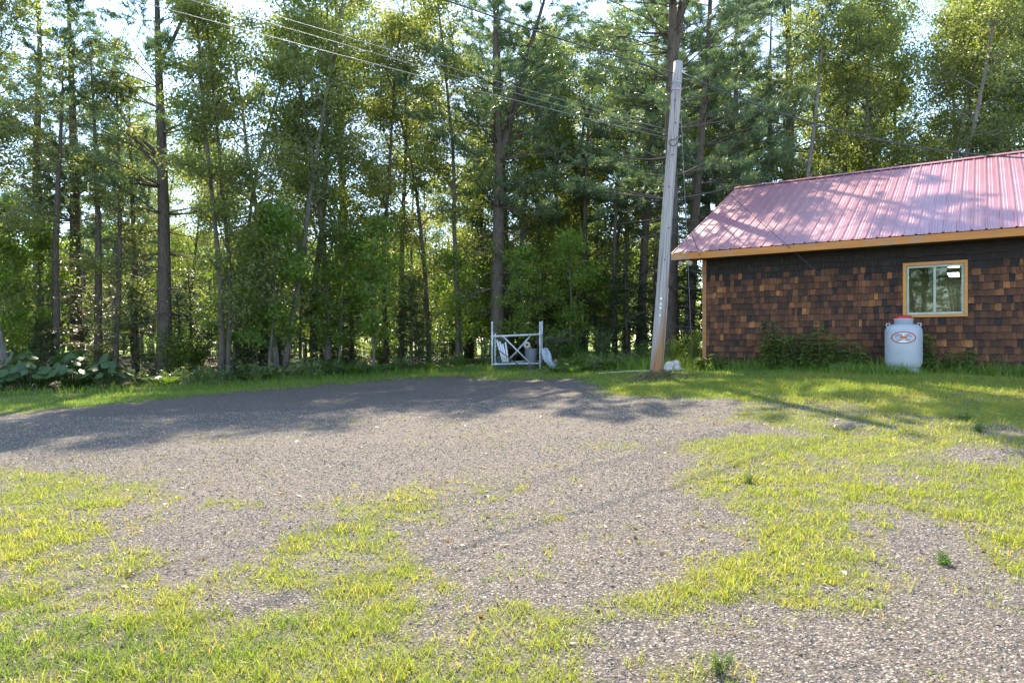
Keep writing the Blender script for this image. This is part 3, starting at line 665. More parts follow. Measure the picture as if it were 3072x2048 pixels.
tag(blobmesh(.11, .10, .19, 9).build('sack', m_plain('brown_sack', (.26, .21, .17), .8, 0, .4, 12, .6), None, True, (x, y, S(x, y) + .10)), 'small lumpy brown sack right of the scaffold', 'sack')
x, y = fpt(1.30, -.10)
tag(MB().bbox(-.24, .24, -.05, .05, 0, .03).build('board', m_plain('grey_board', (.42, .43, .45), .6), None, False, (x, y, S(x, y) + .01)), 'short pale board lying in the grass right of scaffold', 'board')
bpy.data.objects['board'].rotation_euler = (0, R(6), R(-14))
x, y = fpt(1.15, .75)
tag(MB().bbox(-.55, .55, -.02, .02, 0, .14).build('plank', m_plain('dark_plank', (.06, .045, .035), .8), None, False, (x, y, S(x, y) + .8)), 'dark plank propped in the brush behind the scaffold', 'plank')
bpy.data.objects['plank'].rotation_euler = (0, R(-5), 0)
# white edging and rock by the house corner
eg = [(2.2, 17.3), (3.0, 17.25), (3.6, 17.0), (4.25, 16.65)]
MBe = MB().tube([(a, b, S(a, b) + .03) for a, b in eg], .010, 8).build('white_edging', m_plain('edging_paint', (.68, .67, .63), .6), None, True); tag(MBe, 'white edging strip on the lawn behind the pole', 'edging')
x, y = 4.02, 17.0
tag(blobmesh(.20, .16, .16, 3, 28, 16, .25).build('rock', m_plain('pale_rock', (.55, .53, .50), .8, 0, .25, 7, .6), None, True, (x, y, S(x, y) + .06)), 'pale white rock in the weeds at the house corner', 'rock')

# ------------------------------------------------------------------ trees: a few models of each kind, every tree an object with trunk and crown
def unit(v): return v / (np.linalg.norm(v, axis=-1, keepdims=True) + 1e-9)
def leaves(mb, C, size, rg, zb=.7, wl=.62, N=None):
    """rhombic leaves at the points C"""
    n = len(C); Nn = unit(rg.normal(size=(n, 3)) + np.array([0, 0, zb])) if N is None else N
    T = unit(np.cross(Nn, rg.normal(size=(n, 3)))); B = np.cross(Nn, T); s = size * rg.uniform(.65, 1.3, n)[:, None]
    v = np.stack([C - T * s * .5, C + B * s * .5 * wl + T * s * .05, C + T * s * .55 - Nn * s * .12, C - B * s * .5 * wl + T * s * .05], 1).reshape(-1, 3)
    mb.add(v, np.arange(4 * n).reshape(-1, 4), None, rg.beta(1.1, 1.1, n))
def limb(p, d, L, n, rg, curl=.12, up=0.0):
    P = [np.array(p, float)]; d = np.array(d, float)
    for i in range(n):
        d = unit(d + rg.normal(0, curl, 3) + np.array([0, 0, up])); P.append(P[-1] + d * L / n)
    return np.array(P)
def along(P, t):
    i = np.clip(t * (len(P) - 1), 0, len(P) - 1.001); k = int(i); return P[k] + (P[k + 1] - P[k]) * (i - k)
def deciduous(seed, H, r0, cb, cr, nleaf, leaf=.10, stems=1, bark='bark_grey', mat='maple', nl=26, low=0.0):
    rg = np.random.default_rng(seed); tr = MB(); cr_mb = MB(); cents = []; wts = []
    for s in range(stems):
        d0 = np.array([0, 0, 1.]) if stems == 1 else unit(np.array([cos(s * 2.4 + seed), sin(s * 2.4 + seed), 9.]))
        P = limb((rg.normal(0, .15, 3) * (stems > 1)) * (1, 1, 0), d0, H * (1 if s == 0 else rg.uniform(.8, .98)), 12, rg, .035, .02)
        rad = r0 * (1 - np.linspace(0, 1, 13)) ** .8 * (1 if stems == 1 else .75) + .012; rad[0] *= 1.35; P[0, 2] -= .2
        tr.tube(P, rad, 9)
        for i in range(nl):
            h = cb + (1 - cb) * ((i + rg.random()) / nl) ** .9; b = along(P, h); az = i * 2.4 + rg.normal(0, .4)
            f = (h - cb) / (1 - cb); prof = (.55 + .9 * f) if f < .5 else (1.0 - (f - .5) * 1.35)
            L = cr * max(prof, .22) * rg.uniform(.7, 1.15); el = R(rg.uniform(22, 58))
            Q = limb(b, (cos(az) * cos(el), sin(az) * cos(el), sin(el)), L, 5, rg, .16, .04)
            rb = max(.012, r0 * (1 - h) ** .8 * .42 + .008); tr.tube(Q, rb * np.array([1, .8, .6, .45, .3, .15]), 5, caps=False)
            for k in range(6):
                t = rg.uniform(.25, 1); q = along(Q, t); d = unit(rg.normal(size=3) * (1, 1, .5) + np.array([cos(az), sin(az), .2]))
                W = limb(q, d, L * rg.uniform(.18, .4) + .15, 3, rg, .25, .02); tr.tube(W, np.array([.010, .008, .006, .003]), 3, caps=False)
                for m in (1, 2, 3): cents.append(W[m]); wts.append(1.0)
            cents.append(Q[-1]); wts.append(1.5)
        for i in range(int(low)):                         # thin epicormic sprays lower down the trunk
            h = rg.uniform(.12, cb); b = along(P, h); az = rg.uniform(0, 6.28); W = limb(b, (cos(az), sin(az), .5), rg.uniform(.5, 1.3), 4, rg, .2)
            tr.tube(W, np.array([.014, .011, .008, .006, .003]), 4, caps=False); cents += [W[2], W[3], W[4]]; wts += [.7] * 3
    cents = np.array(cents); wts = np.array(wts) * np.random.default_rng(seed + 1).gamma(1.3, 1, len(wts)); idx = rg.choice(len(cents), nleaf, p=wts / wts.sum())
    C = cents[idx] + rg.normal(0, 1, (nleaf, 3)) * np.array([.24, .24, .15]) * (cr / 2.2) ** .5
    leaves(cr_mb, C, leaf, rg)
    return tr.mesh('trunk', MAT[bark], True), cr_mb.mesh('crown', MAT[mat])
def pine(seed, H, r0, dead0, live0, br, needles=11, fork=0.0, mat='needle', bark='bark', dens=1.0, heavy=0):
    rg = np.random.default_rng(seed); tr = MB(); cr_mb = MB(); tufts = []; tdir = []
    tops = [(limb((0, 0, 0), (0, 0, 1), H, 14, rg, .018, .02), 0, H)]
    tops[0][0][0, 2] -= .25
    rad = r0 * (1 - np.linspace(0, 1, 15)) ** .75 + .015; rad[0] *= 1.3; tr.tube(tops[0][0], rad, 11)
    if fork:
        b = along(tops[0][0], fork); Q = limb(b, (.28, .05, 1), H * (1 - fork) * .97, 10, rg, .02, .03); tr.tube(Q, r0 * .62 * (1 - np.linspace(0, 1, 11)) ** .8 + .012, 8); tops.append((Q, fork, H * (1 - fork)))
    for P, f0, LH in tops:
        h = max(dead0, 0) if f0 == 0 else f0 * H + 1.0
        while h < H * .985:
            tt = (h - (0 if f0 == 0 else f0 * H)) / LH; nb = int(rg.integers(4, 7))
            for k in range(nb):
                if tt >= .99: break
                b = along(P, min(tt, .985)); az = rg.uniform(0, 6.28); trr = r0 * (1 - h / H) ** .75
                if h < live0:
                    L = br * rg.uniform(.25, .7); Q = limb(b, (cos(az), sin(az), rg.uniform(-.15, .12)), L, 5, rg, .10, -.05)
                    tr.tube(Q, max(.010, trr * .13) * np.array([1, .85, .7, .5, .35, .15]), 4, caps=False)
                    for m in range(7):
                        q = along(Q, rg.uniform(.25, 1)); W = limb(q, unit(rg.normal(size=3) * (1, 1, .6) + .8 * np.array([cos(az), sin(az), -.1])), rg.uniform(.2, .7), 3, rg, .2, -.05); tr.tube(W, np.array([.008, .006, .005, .003]), 3, caps=False)
                    continue
                f = (h - live0) / (H - live0); L = br * ((.75 + 1.1 * f) if f < .3 else 1.08 * (1 - (f - .3) / .72) ** .75) * rg.uniform(.65, 1.15) + .2
                el = rg.uniform(-.10, .22) + .5 * f
                Q = limb(b, (cos(az), sin(az), el), L, 6, rg, .10, .035)
                tr.tube(Q, max(.012, trr * .22) * np.array([1, .85, .72, .6, .45, .3, .15]), 5, caps=False)
                for m in range(max(3, int(7 * dens * (.4 + L / br)))):
                    t = rg.uniform(.3, 1); q = along(Q, t); sd = rg.choice([-1, 1]) * rg.uniform(.3, 1.1)
                    d = unit(np.array([cos(az + sd), sin(az + sd), rg.uniform(-.02, .24)])); W = limb(q, d, (.25 + .28 * L * (1.15 - t)) * rg.uniform(.7, 1.2), 3, rg, .14, .06)
                    tr.tube(W, np.array([.009, .007, .005, .003]), 3, caps=False)
                    for u in (.35, .6, .8, 1.0): tufts.append(along(W, min(u, .999))); tdir.append(d)
                tufts.append(Q[-1]); tdir.append(unit(Q[-1] - Q[-2]))
            h += rg.uniform(.52, .92)
    for i in range(heavy):
        b = along(tops[0][0], rg.uniform(.35, .7)); az = [pi * .92, pi * 1.1, .2, 2.6, .6][i % 5]; Q = limb(b, (cos(az), sin(az) * .5, .85), br * 1.25, 7, rg, .08, .06)
        tr.tube(Q, r0 * .34 * np.linspace(1, .2, 8), 6, caps=False)
    T = np.array(tufts); D = np.array(tdir); n = len(T) * needles
    C = np.repeat(T, needles, 0) + rg.normal(0, .035, (n, 3)); d = unit(np.repeat(D, needles, 0) * .8 + rg.normal(0, .75, (n, 3)) + np.array([0, 0, .35])); ln = rg.uniform(.11, .21, n)[:, None]
    s = unit(np.cross(d, rg.normal(size=(n, 3)))) * .0145
    v = np.stack([C - s, C + s, C + d * ln], 1).reshape(-1, 3); vv = np.repeat(rg.beta(2, 2, len(T)), needles)
    cr_mb.add(v, None, np.arange(3 * n).reshape(-1, 3), vv)
    return tr.mesh('trunk', MAT[bark], True), cr_mb.mesh('crown', MAT[mat])
def hemlock(seed, H, r0, low, br, mat='needle_d', dens=1.0):
    rg = np.random.default_rng(seed); tr = MB(); cr_mb = MB(); C = []; A = []
    P = limb((0, 0, 0), (0, 0, 1), H, 10, rg, .02, .02); P[0, 2] -= .2; tr.tube(P, r0 * (1 - np.linspace(0, 1, 11)) ** .8 + .008, 8)
    h = low
    while h < H * .99:
        az = rg.uniform(0, 6.28); f = (h - low) / (H - low); L = br * (1 - f) ** .8 * rg.uniform(.6, 1.15) + .12
        Q = limb(along(P, h / H), (cos(az), sin(az), .25 - .1 * (1 - f)), L, 6, rg, .08, -.06); tr.tube(Q, max(.007, r0 * .14 * (1 - f)) * np.linspace(1, .2, 7), 4, caps=False)
        for m in range(int(3 + 9 * L * dens)):
            t = rg.uniform(.15, 1); q = along(Q, t); a2 = az + rg.choice([-1, 1]) * rg.uniform(.4, 1.2); l2 = (.12 + .30 * L * (1.2 - t)) * rg.uniform(.6, 1.2)
            for u in np.arange(.1, 1.0, .055 / max(l2, .06)): C.append(q + np.array([cos(a2), sin(a2), -.28 * u]) * l2 * u); A.append(a2)
        h += rg.uniform(.05, .13) / dens * (H / 7)
    C = np.array(C) + rg.normal(0, .022, (len(C), 3)); n = len(C); A = np.array(A)
    N = unit(np.stack([rg.normal(0, .3, n), rg.normal(0, .3, n), np.ones(n)], -1)); leaves(cr_mb, C, .085, rg, N=N, wl=.7)
    return tr.mesh('trunk', MAT['bark'], True), cr_mb.mesh('crown', MAT[mat])
def shrub(seed, H, Rr, nleaf, leaf, mat, ns=9, bark='bark_grey'):
    rg = np.random.default_rng(seed); tr = MB(); cr_mb = MB(); cents = []
    for s in range(ns):
        az = rg.uniform(0, 6.28); sp = rg.uniform(.1, .8); Q = limb((rg.normal(0, .06), rg.normal(0, .06), -.05), (cos(az) * sp * Rr / H, sin(az) * sp * Rr / H, 1), H * rg.uniform(.6, 1.05), 6, rg, .10, .0)
        tr.tube(Q, np.linspace(.014, .004, 7) * (H / 1.5) ** .5, 4, caps=False)
        for k in range(9):
            q = along(Q, rg.uniform(.15, 1)); a2 = rg.uniform(0, 6.28); W = limb(q, (cos(a2), sin(a2), .35), Rr * rg.uniform(.2, .5), 3, rg, .2); tr.tube(W, np.array([.006, .005, .004, .002]), 3, caps=False); cents += [W[1], W[2], W[3]]
    cents = np.array(cents); C = cents[rg.integers(0, len(cents), nleaf)] + rg.normal(0, .09, (nleaf, 3)) * (H / 1.5) ** .5
    C[:, 2] = np.abs(C[:, 2]) + .02; leaves(cr_mb, C, leaf, rg, .9)
    return tr.mesh('stems', MAT[bark], True), cr_mb.mesh('foliage', MAT[mat])
def fern(seed, mat='fern', L=.75, nf=9):
    rg = np.random.default_rng(seed); st = MB(); lf = MB()
    for k in range(nf):
        az = k * 2.4 + rg.normal(0, .3); P = []; l = L * rg.uniform(.7, 1.15)
        for i in range(9):
            u = i / 8; P.append((cos(az) * l * (.75 * u), sin(az) * l * .75 * u, l * (1.05 * u - .62 * u * u)))
        P = np.array(P); st.tube(P, np.linspace(.006, .002, 9), 3, caps=False); side = np.array([-sin(az), cos(az), 0])
        for i in np.arange(.15, 1, .06):
            c = along(P, i); w = l * .26 * sin(pi * (1 - i) ** .8 * .9 + .25) + .02; T = unit(along(P, min(i + .05, .999)) - c)
            for sg in (-1, 1):
                e = c + side * sg * w + T * w * .35 + np.array([0, 0, -.15 * w]); m = (c + e) / 2
                lf.add([c, m + T * .022, e, m - T * .022], [(0, 1, 2, 3)], None, rg.random())
    return st.mesh('stems', MAT[mat]), lf.mesh('fronds', MAT[mat])

KIND = {}
KIND['maple'] = [deciduous(100 + i, 13.5 + i * .4, .12, .18, 2.6, 23000, .095, 1, 'bark_grey', ['maple', 'olive', 'maple'][i], 30, 10) for i in range(3)]
KIND['double'] = [deciduous(120 + i, 13.5, .12, .20, 2.3, 23000, .092, 2, 'bark_grey', ['olive', 'maple'][i], 20, 8) for i in range(2)]
KIND['pale'] = [deciduous(140 + i, 14.0, .12, .30, 2.2, 16000, .095, 1 + i, 'bark_pale', 'olive', 22, 4) for i in range(2)]
KIND['slim'] = [deciduous(160 + i, 11.5, .07, .20, 1.7, 13500, .088, 1, 'bark', ['olive', 'maple', 'olive'][i], 22, 10) for i in range(3)]
KIND['sapling'] = [deciduous(180 + i, 4.6, .04, .15, 1.25, 5000, .11, 1, 'bark_grey', 'maple_y', 18, 0) for i in range(3)]
KIND['pine'] = [pine(200, 15.5, .23, 2.2, 5.0, 3.1, 13, 0, heavy=3, dens=1.1), pine(201, 16.2, .26, 2.0, 5.4, 3.2, 13, .45, dens=1.0), pine(202, 14.5, .18, 1.5, 4.4, 2.9, 13, dens=1.05), pine(203, 17.0, .23, 1.2, 4.6, 3.5, 14, .55, dens=1.05)]
KIND['dark_pine'] = [pine(210, 14.0, .20, 1.0, 4.6, 2.2, 12, mat='needle_d', bark='bark')]
KIND['hemlock'] = [hemlock(220, 9.5, .12, .9, 2.0), hemlock(221, 12.5, .15, 1.3, 2.2)]
KIND['grey'] = [hemlock(225, 10.5, .13, .8, 2.3, 'lichen', .55)]
KIND['spruce'] = [hemlock(230, 3.4, .05, .12, 1.1, 'needle_d', 1.3), hemlock(231, 2.2, .035, .08, .8, 'needle_d', 1.5)]
KIND['shrub'] = [shrub(240 + i, 1.5, .9, 1700, .085, ['weed', 'fern', 'maple_y'][i]) for i in range(3)]
KIND['low'] = [shrub(250 + i, .55, .45, 500, .07, ['fern', 'weed'][i], 7) for i in range(2)]
KIND['fern'] = [fern(260), fern(261, nf=11)]

PN = {'shrub': ('stems', 'foliage'), 'low': ('stems', 'foliage'), 'fern': ('stems', 'fronds')}
NAMES = {'maple': 'maple_tree', 'double': 'maple_tree', 'pale': 'birch_tree', 'slim': 'slender_tree', 'sapling': 'sapling', 'pine': 'pine_tree', 'dark_pine': 'pine_tree', 'hemlock': 'hemlock_tree', 'grey': 'hemlock_tree', 'spruce': 'young_spruce', 'shrub': 'shrub', 'low': 'low_plant', 'fern': 'fern'}
CATS = {'maple': 'tree', 'double': 'tree', 'pale': 'tree', 'slim': 'tree', 'sapling': 'sapling', 'pine': 'tree', 'dark_pine': 'tree', 'hemlock': 'tree', 'grey': 'tree', 'spruce': 'young tree', 'shrub': 'shrub', 'low': 'plant', 'fern': 'fern'}
def plant(kind, x, y, sc=1.0, label='', group=None, var=None, rz=None, lean=(0, 0), sink=.04):
    vs = KIND[kind]; var = rng.integers(len(vs)) if var is None else var; a, b = vs[int(var)]
    o = empty(NAMES[kind], (x, y, S(x, y) - sink), 0, label, CATS[kind], group)
    o.rotation_euler = (R(lean[1]), R(lean[0]), rng.uniform(0, 6.28) if rz is None else rz)
    o.scale = (sc, sc, sc) if not hasattr(sc, '__len__') else sc
    n1, n2 = PN.get(kind, ('trunk', 'crown')); inst(n1, a, o); inst(n2, b, o); return o

FRONT = [   # kind, variant, x, y, scale, lean, label
('pale', 0, -14.74, 20.0, .95, (5.5, 0), 'pale-barked tree leaning right at the far left edge'),
('pine', 2, -16.65, 24.0, 1.0, (0, 0), 'dark pine with dead lower twigs behind the leaning pale tree'),
('dark_pine', 0, -15.62, 24.5, 1.05, (.5, 0), 'dark pine standing right behind the broad-leaved clump at left'),
('slim', 0, -12.77, 22.0, 1.0, (0, 0), 'thin dark tree just left of the thickest left-hand pine'),
('pine', 0, -11.50, 22.6, 1.0, (-.4, 0), 'tall thick-trunked pine with big forking limbs, left third of the photo'),
('slim', 1, -8.89, 20.8, 1.08, (-1.2, 0), 'left one of the close pair of slender trees by the lawn strip'),
('slim', 2, -8.69, 20.9, 1.05, (.6, 0), 'right one of the close pair of slender trees by the lawn strip'),
('slim', 0, -9.85, 24.6, 1.12, (0, 0), 'thin dark trunk just behind the close pair of slender trees'),
('double', 0, -7.66, 22.4, 1.05, (-1.5, 0), 'twin-stemmed maple midway between left pine and scaffold'),
('maple', 0, -7.38, 25.5, 1.05, (0, 0), 'dark maple right behind the twin-stemmed maple'),
('maple', 2, -6.49, 24.0, 1.0, (1.3, 0), 'grey-barked maple leaning slightly right of the twin-stemmed one'),
('slim', 1, -6.37, 27.0, 1.15, (0, 0), 'slender tree left of the group of thin trunks at centre left'),
('slim', 2, -4.78, 26.0, 1.2, (-.8, 0), 'thin straight dark trunk at centre left, left of a closer-set pair'),
('maple', 1, -4.54, 28.0, 1.0, (-1.5, 0), 'maple leaning a little left among thin trunks at centre'),
('slim', 0, -3.17, 26.0, 1.15, (0, 0), 'thin tree left of the scaffold by two trunks'),
('slim', 1, -1.98, 25.0, 1.2, (1.0, 0), 'nearest slender tree left of the scaffold frame'),
('pine', 1, -0.57, 25.0, 1.0, (-.3, 0), 'tall forked pine standing right behind the scaffold frame'),
('maple', 2, 0.37, 29.0, 1.0, (.5, 0), 'maple right behind the forked pine'),
('double', 1, 1.76, 30.0, .95, (0, 0), 'twin-stemmed leafy tree right of the forked pine'),
('hemlock', 1, 2.98, 28.5, .95, (0, 0), 'drooping hemlock midway between scaffold and utility pole'),
('maple', 0, 2.53, 32.0, 1.1, (0, 0), 'leafy maple behind the drooping hemlock at centre right'),
('double', 0, 4.23, 31.0, 1.1, (0, 0), 'twin-stemmed tree behind the low dense hemlock'),
('maple', 1, 1.14, 33.0, 1.1, (0, 0), 'leafy tree behind the twin-stemmed one right of the forked pine'),
('maple', 0, 5.56, 33.0, 1.15, (0, 0), 'leafy maple behind the pine with bare grey branches'),
('hemlock', 0, 3.99, 26.5, 1.0, (0, 0), 'low dense hemlock left of the utility pole'),
('pine', 2, 5.25, 28.0, 1.05, (0, 0), 'pine with bare grey lower branches left of the utility pole'),
('pine', 3, 5.07, 21.5, 1.0, (-2.6, 0), 'big pine with spreading boughs right behind the utility pole'),
('pine', 2, 6.44, 25.0, 1.1, (.6, 0), 'straight pine showing just right of the utility pole top'),
('dark_pine', 0, 8.85, 27.0, 1.0, (0, 0), 'pine whose low boughs hang over the left end of the roof'),
('pale', 0, 11.32, 26.5, 1.05, (-.5, 0), 'upright pale-barked tree rising behind the roof ridge'),
('hemlock', 1, 11.17, 30.0, 1.25, (0, 0), 'dark hemlock behind the roof, left of the upright pale tree'),
('hemlock', 1, 13.95, 29.0, 1.2, (0, 0), 'dark hemlock behind the roof, right of the upright pale tree'),
('maple', 1, 14.36, 27.0, 1.05, (0, 0), 'leafy maple behind the roof, left of the leaning pale trees'),
('pale', 0, 15.37, 25.0, 1.05, (-7, 0), 'right-hand one of two pale trees leaning left behind the roof'),
('pale', 0, 15.92, 26.5, 1.0, (-13, 0), 'more strongly leaning one of the two pale trees behind roof'),
('hemlock', 1, 18.94, 29.0, 1.1, (0, 0), 'dark hemlock behind the roof, right of the leaning pale trees'),
('maple', 0, 17.79, 25.5, 1.05, (0, 0), 'bright leafy maple behind the roof near the right edge'),
('pine', 2, 18.64, 25.0, .9, (0, 0), 'pine with soft boughs at the right edge above the roof'),
('maple', 2, 20.15, 25.0, 1.05, (0, 0), 'leafy maple at the extreme right edge behind the house'),
('grey', 0, -14.41, 21.5, 1.0, (0, 0), 'greyish hemlock with sparse sprays right of the leaning pale tree'),
('grey', 0, -13.65, 22.5, 1.05, (0, 0), 'greyish hemlock with sparse sprays behind the broad-leaved clump'),
('grey', 0, -13.50, 24.5, 1.0, (0, 0), 'greyish sparse hemlock just left behind the thick left-hand pine'),
('maple', 0, 22.95, 26.0, 1.05, (0, 0), 'leafy maple just outside the right edge behind the house'),
('hemlock', 1, 25.90, 27.0, 1.1, (0, 0), 'hemlock outside the right edge behind the house'),
('maple', 1, -16.29, 20.5, 1.05, (0, 0), 'leafy maple cut by the left edge of the photo'),
]
for k, vr, x, y, sc, ln, lb in FRONT: plant(k, x, y, sc, lb, None, vr, rng.uniform(0, 6.28) if k not in ('pine',) else rng.choice([0.0, .35, -.3]), ln)
LANDMARKS = [(-.74, 'left photo edge'), (-.63, 'dark pine at far left'), (-.51, 'thick left-hand pine'), (-.42, 'close pair of slender trees'), (-.34, 'twin-stemmed maple'), (-.27, 'leaning grey maple'), (-.17, 'thin trunks left of centre'), (-.08, 'slender tree by the scaffold'), (-.02, 'scaffold'), (.10, 'drooping hemlock'), (.16, 'low dense hemlock'), (.22, 'utility pole'), (.33, 'left roof end'), (.43, 'upright pale tree'), (.53, 'maple above the roof'), (.61, 'leaning pale trees'), (.72, 'right photo edge')]
def where(x, y):
    r = x / y; d, nm = min((abs(r - a), (a, b)) for a, b in LANDMARKS); a, b = nm
    return ('just behind the ' if d < .015 else 'left of the ' if r < a else 'right of the ') + b
# second rank of the wood
GW = 'trees deep in the wood'
WL_ = {'maple': 'leafy maple', 'slim': 'slender tree', 'hemlock': 'hemlock', 'pine': 'pine', 'double': 'twin-stemmed tree'}
def free(x, y):
    dx, dy = x - HX, y - HY; a = dx * cos(HR) + dy * sin(HR); b = -dx * sin(HR) + dy * cos(HR); return not (-1.5 < a < HL + 2 and -2 < b < HD + 1.6)
rg2 = np.random.default_rng(77); pts = []
while len(pts) < 54:
    y = rg2.uniform(29.5, 43); x = rg2.uniform(-.92, .9) * y
    if not free(x, y) or any((x - a) ** 2 + (y - b) ** 2 < 2.6 for a, b in pts): continue
    if x < 4 and y > 38 and rg2.random() < .5: continue
    pts.append((x, y)); r = x / y
    kd = rg2.choice(['maple', 'slim', 'hemlock', 'pine', 'double'], p=[.30, .40, .05, .10, .15] if r < .15 else [.32, .12, .26, .16, .14])
    plant(kd, x, y, rg2.uniform(.85, 1.1) * (1.12 if r > .15 else 1), WL_[kd] + (' in the second row, ' if y < 34 else ' deep in the wood, ' if y < 39 else ' at the back of the wood, ') + where(x, y), GW)
# undergrowth below the trees
rg3 = np.random.default_rng(78); n_ = 0; pts = []
while n_ < 64:
    x = rg3.uniform(-22, 4.5); e = float(wood_edge(x)); y = e + rg3.uniform(2.2, 12); kd = rg3.choice(['sapling', 'spruce', 'shrub'], p=[.30, .42, .28])
    if abs(x - .13) < 1.8 and y < 23.6: continue
    if abs(x) > .85 * y or any((x - a) ** 2 + (y - b) ** 2 < .8 for a, b in pts): continue
    pts.append((x, y)); plant(kd, x, y, rg3.uniform(.7, 1.25), {'sapling': 'bright sapling', 'spruce': 'dark young spruce', 'shrub': 'leafy shrub'}[kd] + (' near the wood edge, ' if y < e + 5.5 else ' back among the trunks, ') + where(x, y), 'undergrowth of the wood'); n_ += 1
for k, vr, x, y, sc, lb in [
    ('sapling', 0, -7.73, 21.8, 1.15, 'bright sapling in front of the twin-stemmed maple'),
    ('sapling', 1, -4.74, 23.5, 1.1, 'bright sapling left of the thin trunks at centre left'),
    ('spruce', 0, -11.08, 23.6, 1.1, 'dark young spruce right of the thick left-hand pine'),
    ('spruce', 0, -12.70, 23.0, 1.0, 'dark young spruce left of the thick left-hand pine'),
    ('spruce', 0, -7.44, 24.0, 1.15, 'dark young spruce beneath the maples left of centre'),
    ('spruce', 1, -8.45, 22.6, 1.1, 'small dark spruce left of the twin-stemmed maple'),
    ('spruce', 0, -3.62, 24.6, 1.0, 'dark young spruce beneath the thin trunks at centre'),
    ('sapling', 2, 0.53, 24.5, .9, 'bright sapling just right behind the scaffold'),
    ('sapling', 0, 2.14, 25.0, 1.0, 'bright sapling between scaffold and utility pole'),
    ('shrub', 0, 1.35, 22.6, .85, 'leafy shrub right of the brown sack'),
    ('shrub', 1, 2.08, 22.6, .75, 'green shrub at the lawn edge right of scaffold'),
    ('shrub', 0, 3.13, 23.5, .9, 'dark shrub beneath the low hemlock'),
    ('shrub', 0, -0.68, 23.2, .8, 'dark shrub just behind the scaffold frame'),
    ('shrub', 2, 4.92, 18.2, .62, 'sunlit yellow-green weeds beside the white rock'),
    ('shrub', 2, 4.54, 18.8, .55, 'sunlit weeds behind the white edging strip'),
    ('shrub', 1, 4.03, 21.5, .55, 'small green shrub left of the utility pole foot'),
    ('spruce', 0, 4.21, 25.0, 1.2, 'dark young spruce left of the utility pole'),
    ('spruce', 0, 5.27, 25.5, 1.3, 'dark young spruce directly behind the utility pole'),
    ('spruce', 0, 5.87, 22.5, 1.2, 'dark young spruce between pole and house corner'),
    ]: plant(k, x, y, sc, lb, None, vr)
# broad-leaved plants, ferns and low plants along the front of the wood
rg4 = np.random.default_rng(79)
for i in range(95):
    x = rg4.uniform(-17.5, 1.0); e = float(wood_edge(x)); y = e + rg4.uniform(.1, 2.2)
    if -14.5 < x < -10.2 and y < e + 1.2 or abs(x - .13) < 1.2: continue
    kd = rg4.choice(['fern', 'low']); plant(kd, x, y, rg4.uniform(.7, 1.15), ('green fern' if kd == 'fern' else 'low leafy plant') + (' at the lawn edge, ' if y < e + 1.1 else ' below the first trunks, ') + where(x, y), 'low plants along the wood edge')
for i in range(22):
    x = rg4.uniform(1.2, 4.0); y = rg4.uniform(18.6, 22.5); kd = rg4.choice(['fern', 'low', 'low'])
    plant(kd, x, y, rg4.uniform(.6, 1.0), 'fern in the weeds between scaffold and house' if kd == 'fern' else 'low weed between the scaffold and the house corner', 'weeds left of the house')
# broad-leaved clump at far left
def broad_leaf():
    v = []; n = 14
    for k in range(n):
        a = 2 * pi * k / n; r = .5 * (1 + .12 * cos(a)) * (1 - .35 * math.exp(-((a - pi) / .35) ** 2))
        v.append((r * cos(a) + .1, r * .9 * sin(a), -.10 * (abs(sin(a)) ** 2) - .10 * cos(a) + .02 * sin(5 * a)))
    v.append((.0, 0, .03)); return MB().add(v, None, [(k, (k + 1) % n, n) for k in range(n)], .5).mesh('leaf', MAT['bigleaf'], True)
BL = broad_leaf()
for ci, (x, y, nl, hh, rd, lb) in enumerate([(-13.10, 18.4, 44, 1.0, .95, 'big clump of broad round leaves at the left wood edge'), (-12.06, 18.7, 44, 1.1, .9, 'tallest broad-leaved clump, second from the left edge'), (-11.04, 18.6, 30, .9, .65, 'smaller broad-leaved clump right of the tall one'), (-13.37, 17.6, 20, .7, .6, 'broad-leaved clump cut off by the left edge')]):
    o = empty('broad_leaved_plant', (x, y, S(x, y)), 0, lb, 'plant', 'broad-leaved plants at the left'); st = MB(); rg5 = np.random.default_rng(300 + ci)
    for k in range(nl):
        az = k * 2.4; rr_ = rd * math.sqrt((k + .5) / nl); hz = hh * (1 - .62 * (rr_ / rd) ** 1.5) * rg5.uniform(.8, 1.1); p = (rr_ * cos(az), rr_ * sin(az), hz)
        st.tube([(p[0] * .2, p[1] * .2, -.02), (p[0] * .6, p[1] * .6, hz * .7), p], np.array([.013, .010, .006]), 4, caps=False)
        inst('leaf', BL, o, p, (rg5.normal(0, .3), R(28) + rg5.normal(0, .25), az), rg5.uniform(.22, .38))
    st.build('stalks', MAT['bigleaf'], o)
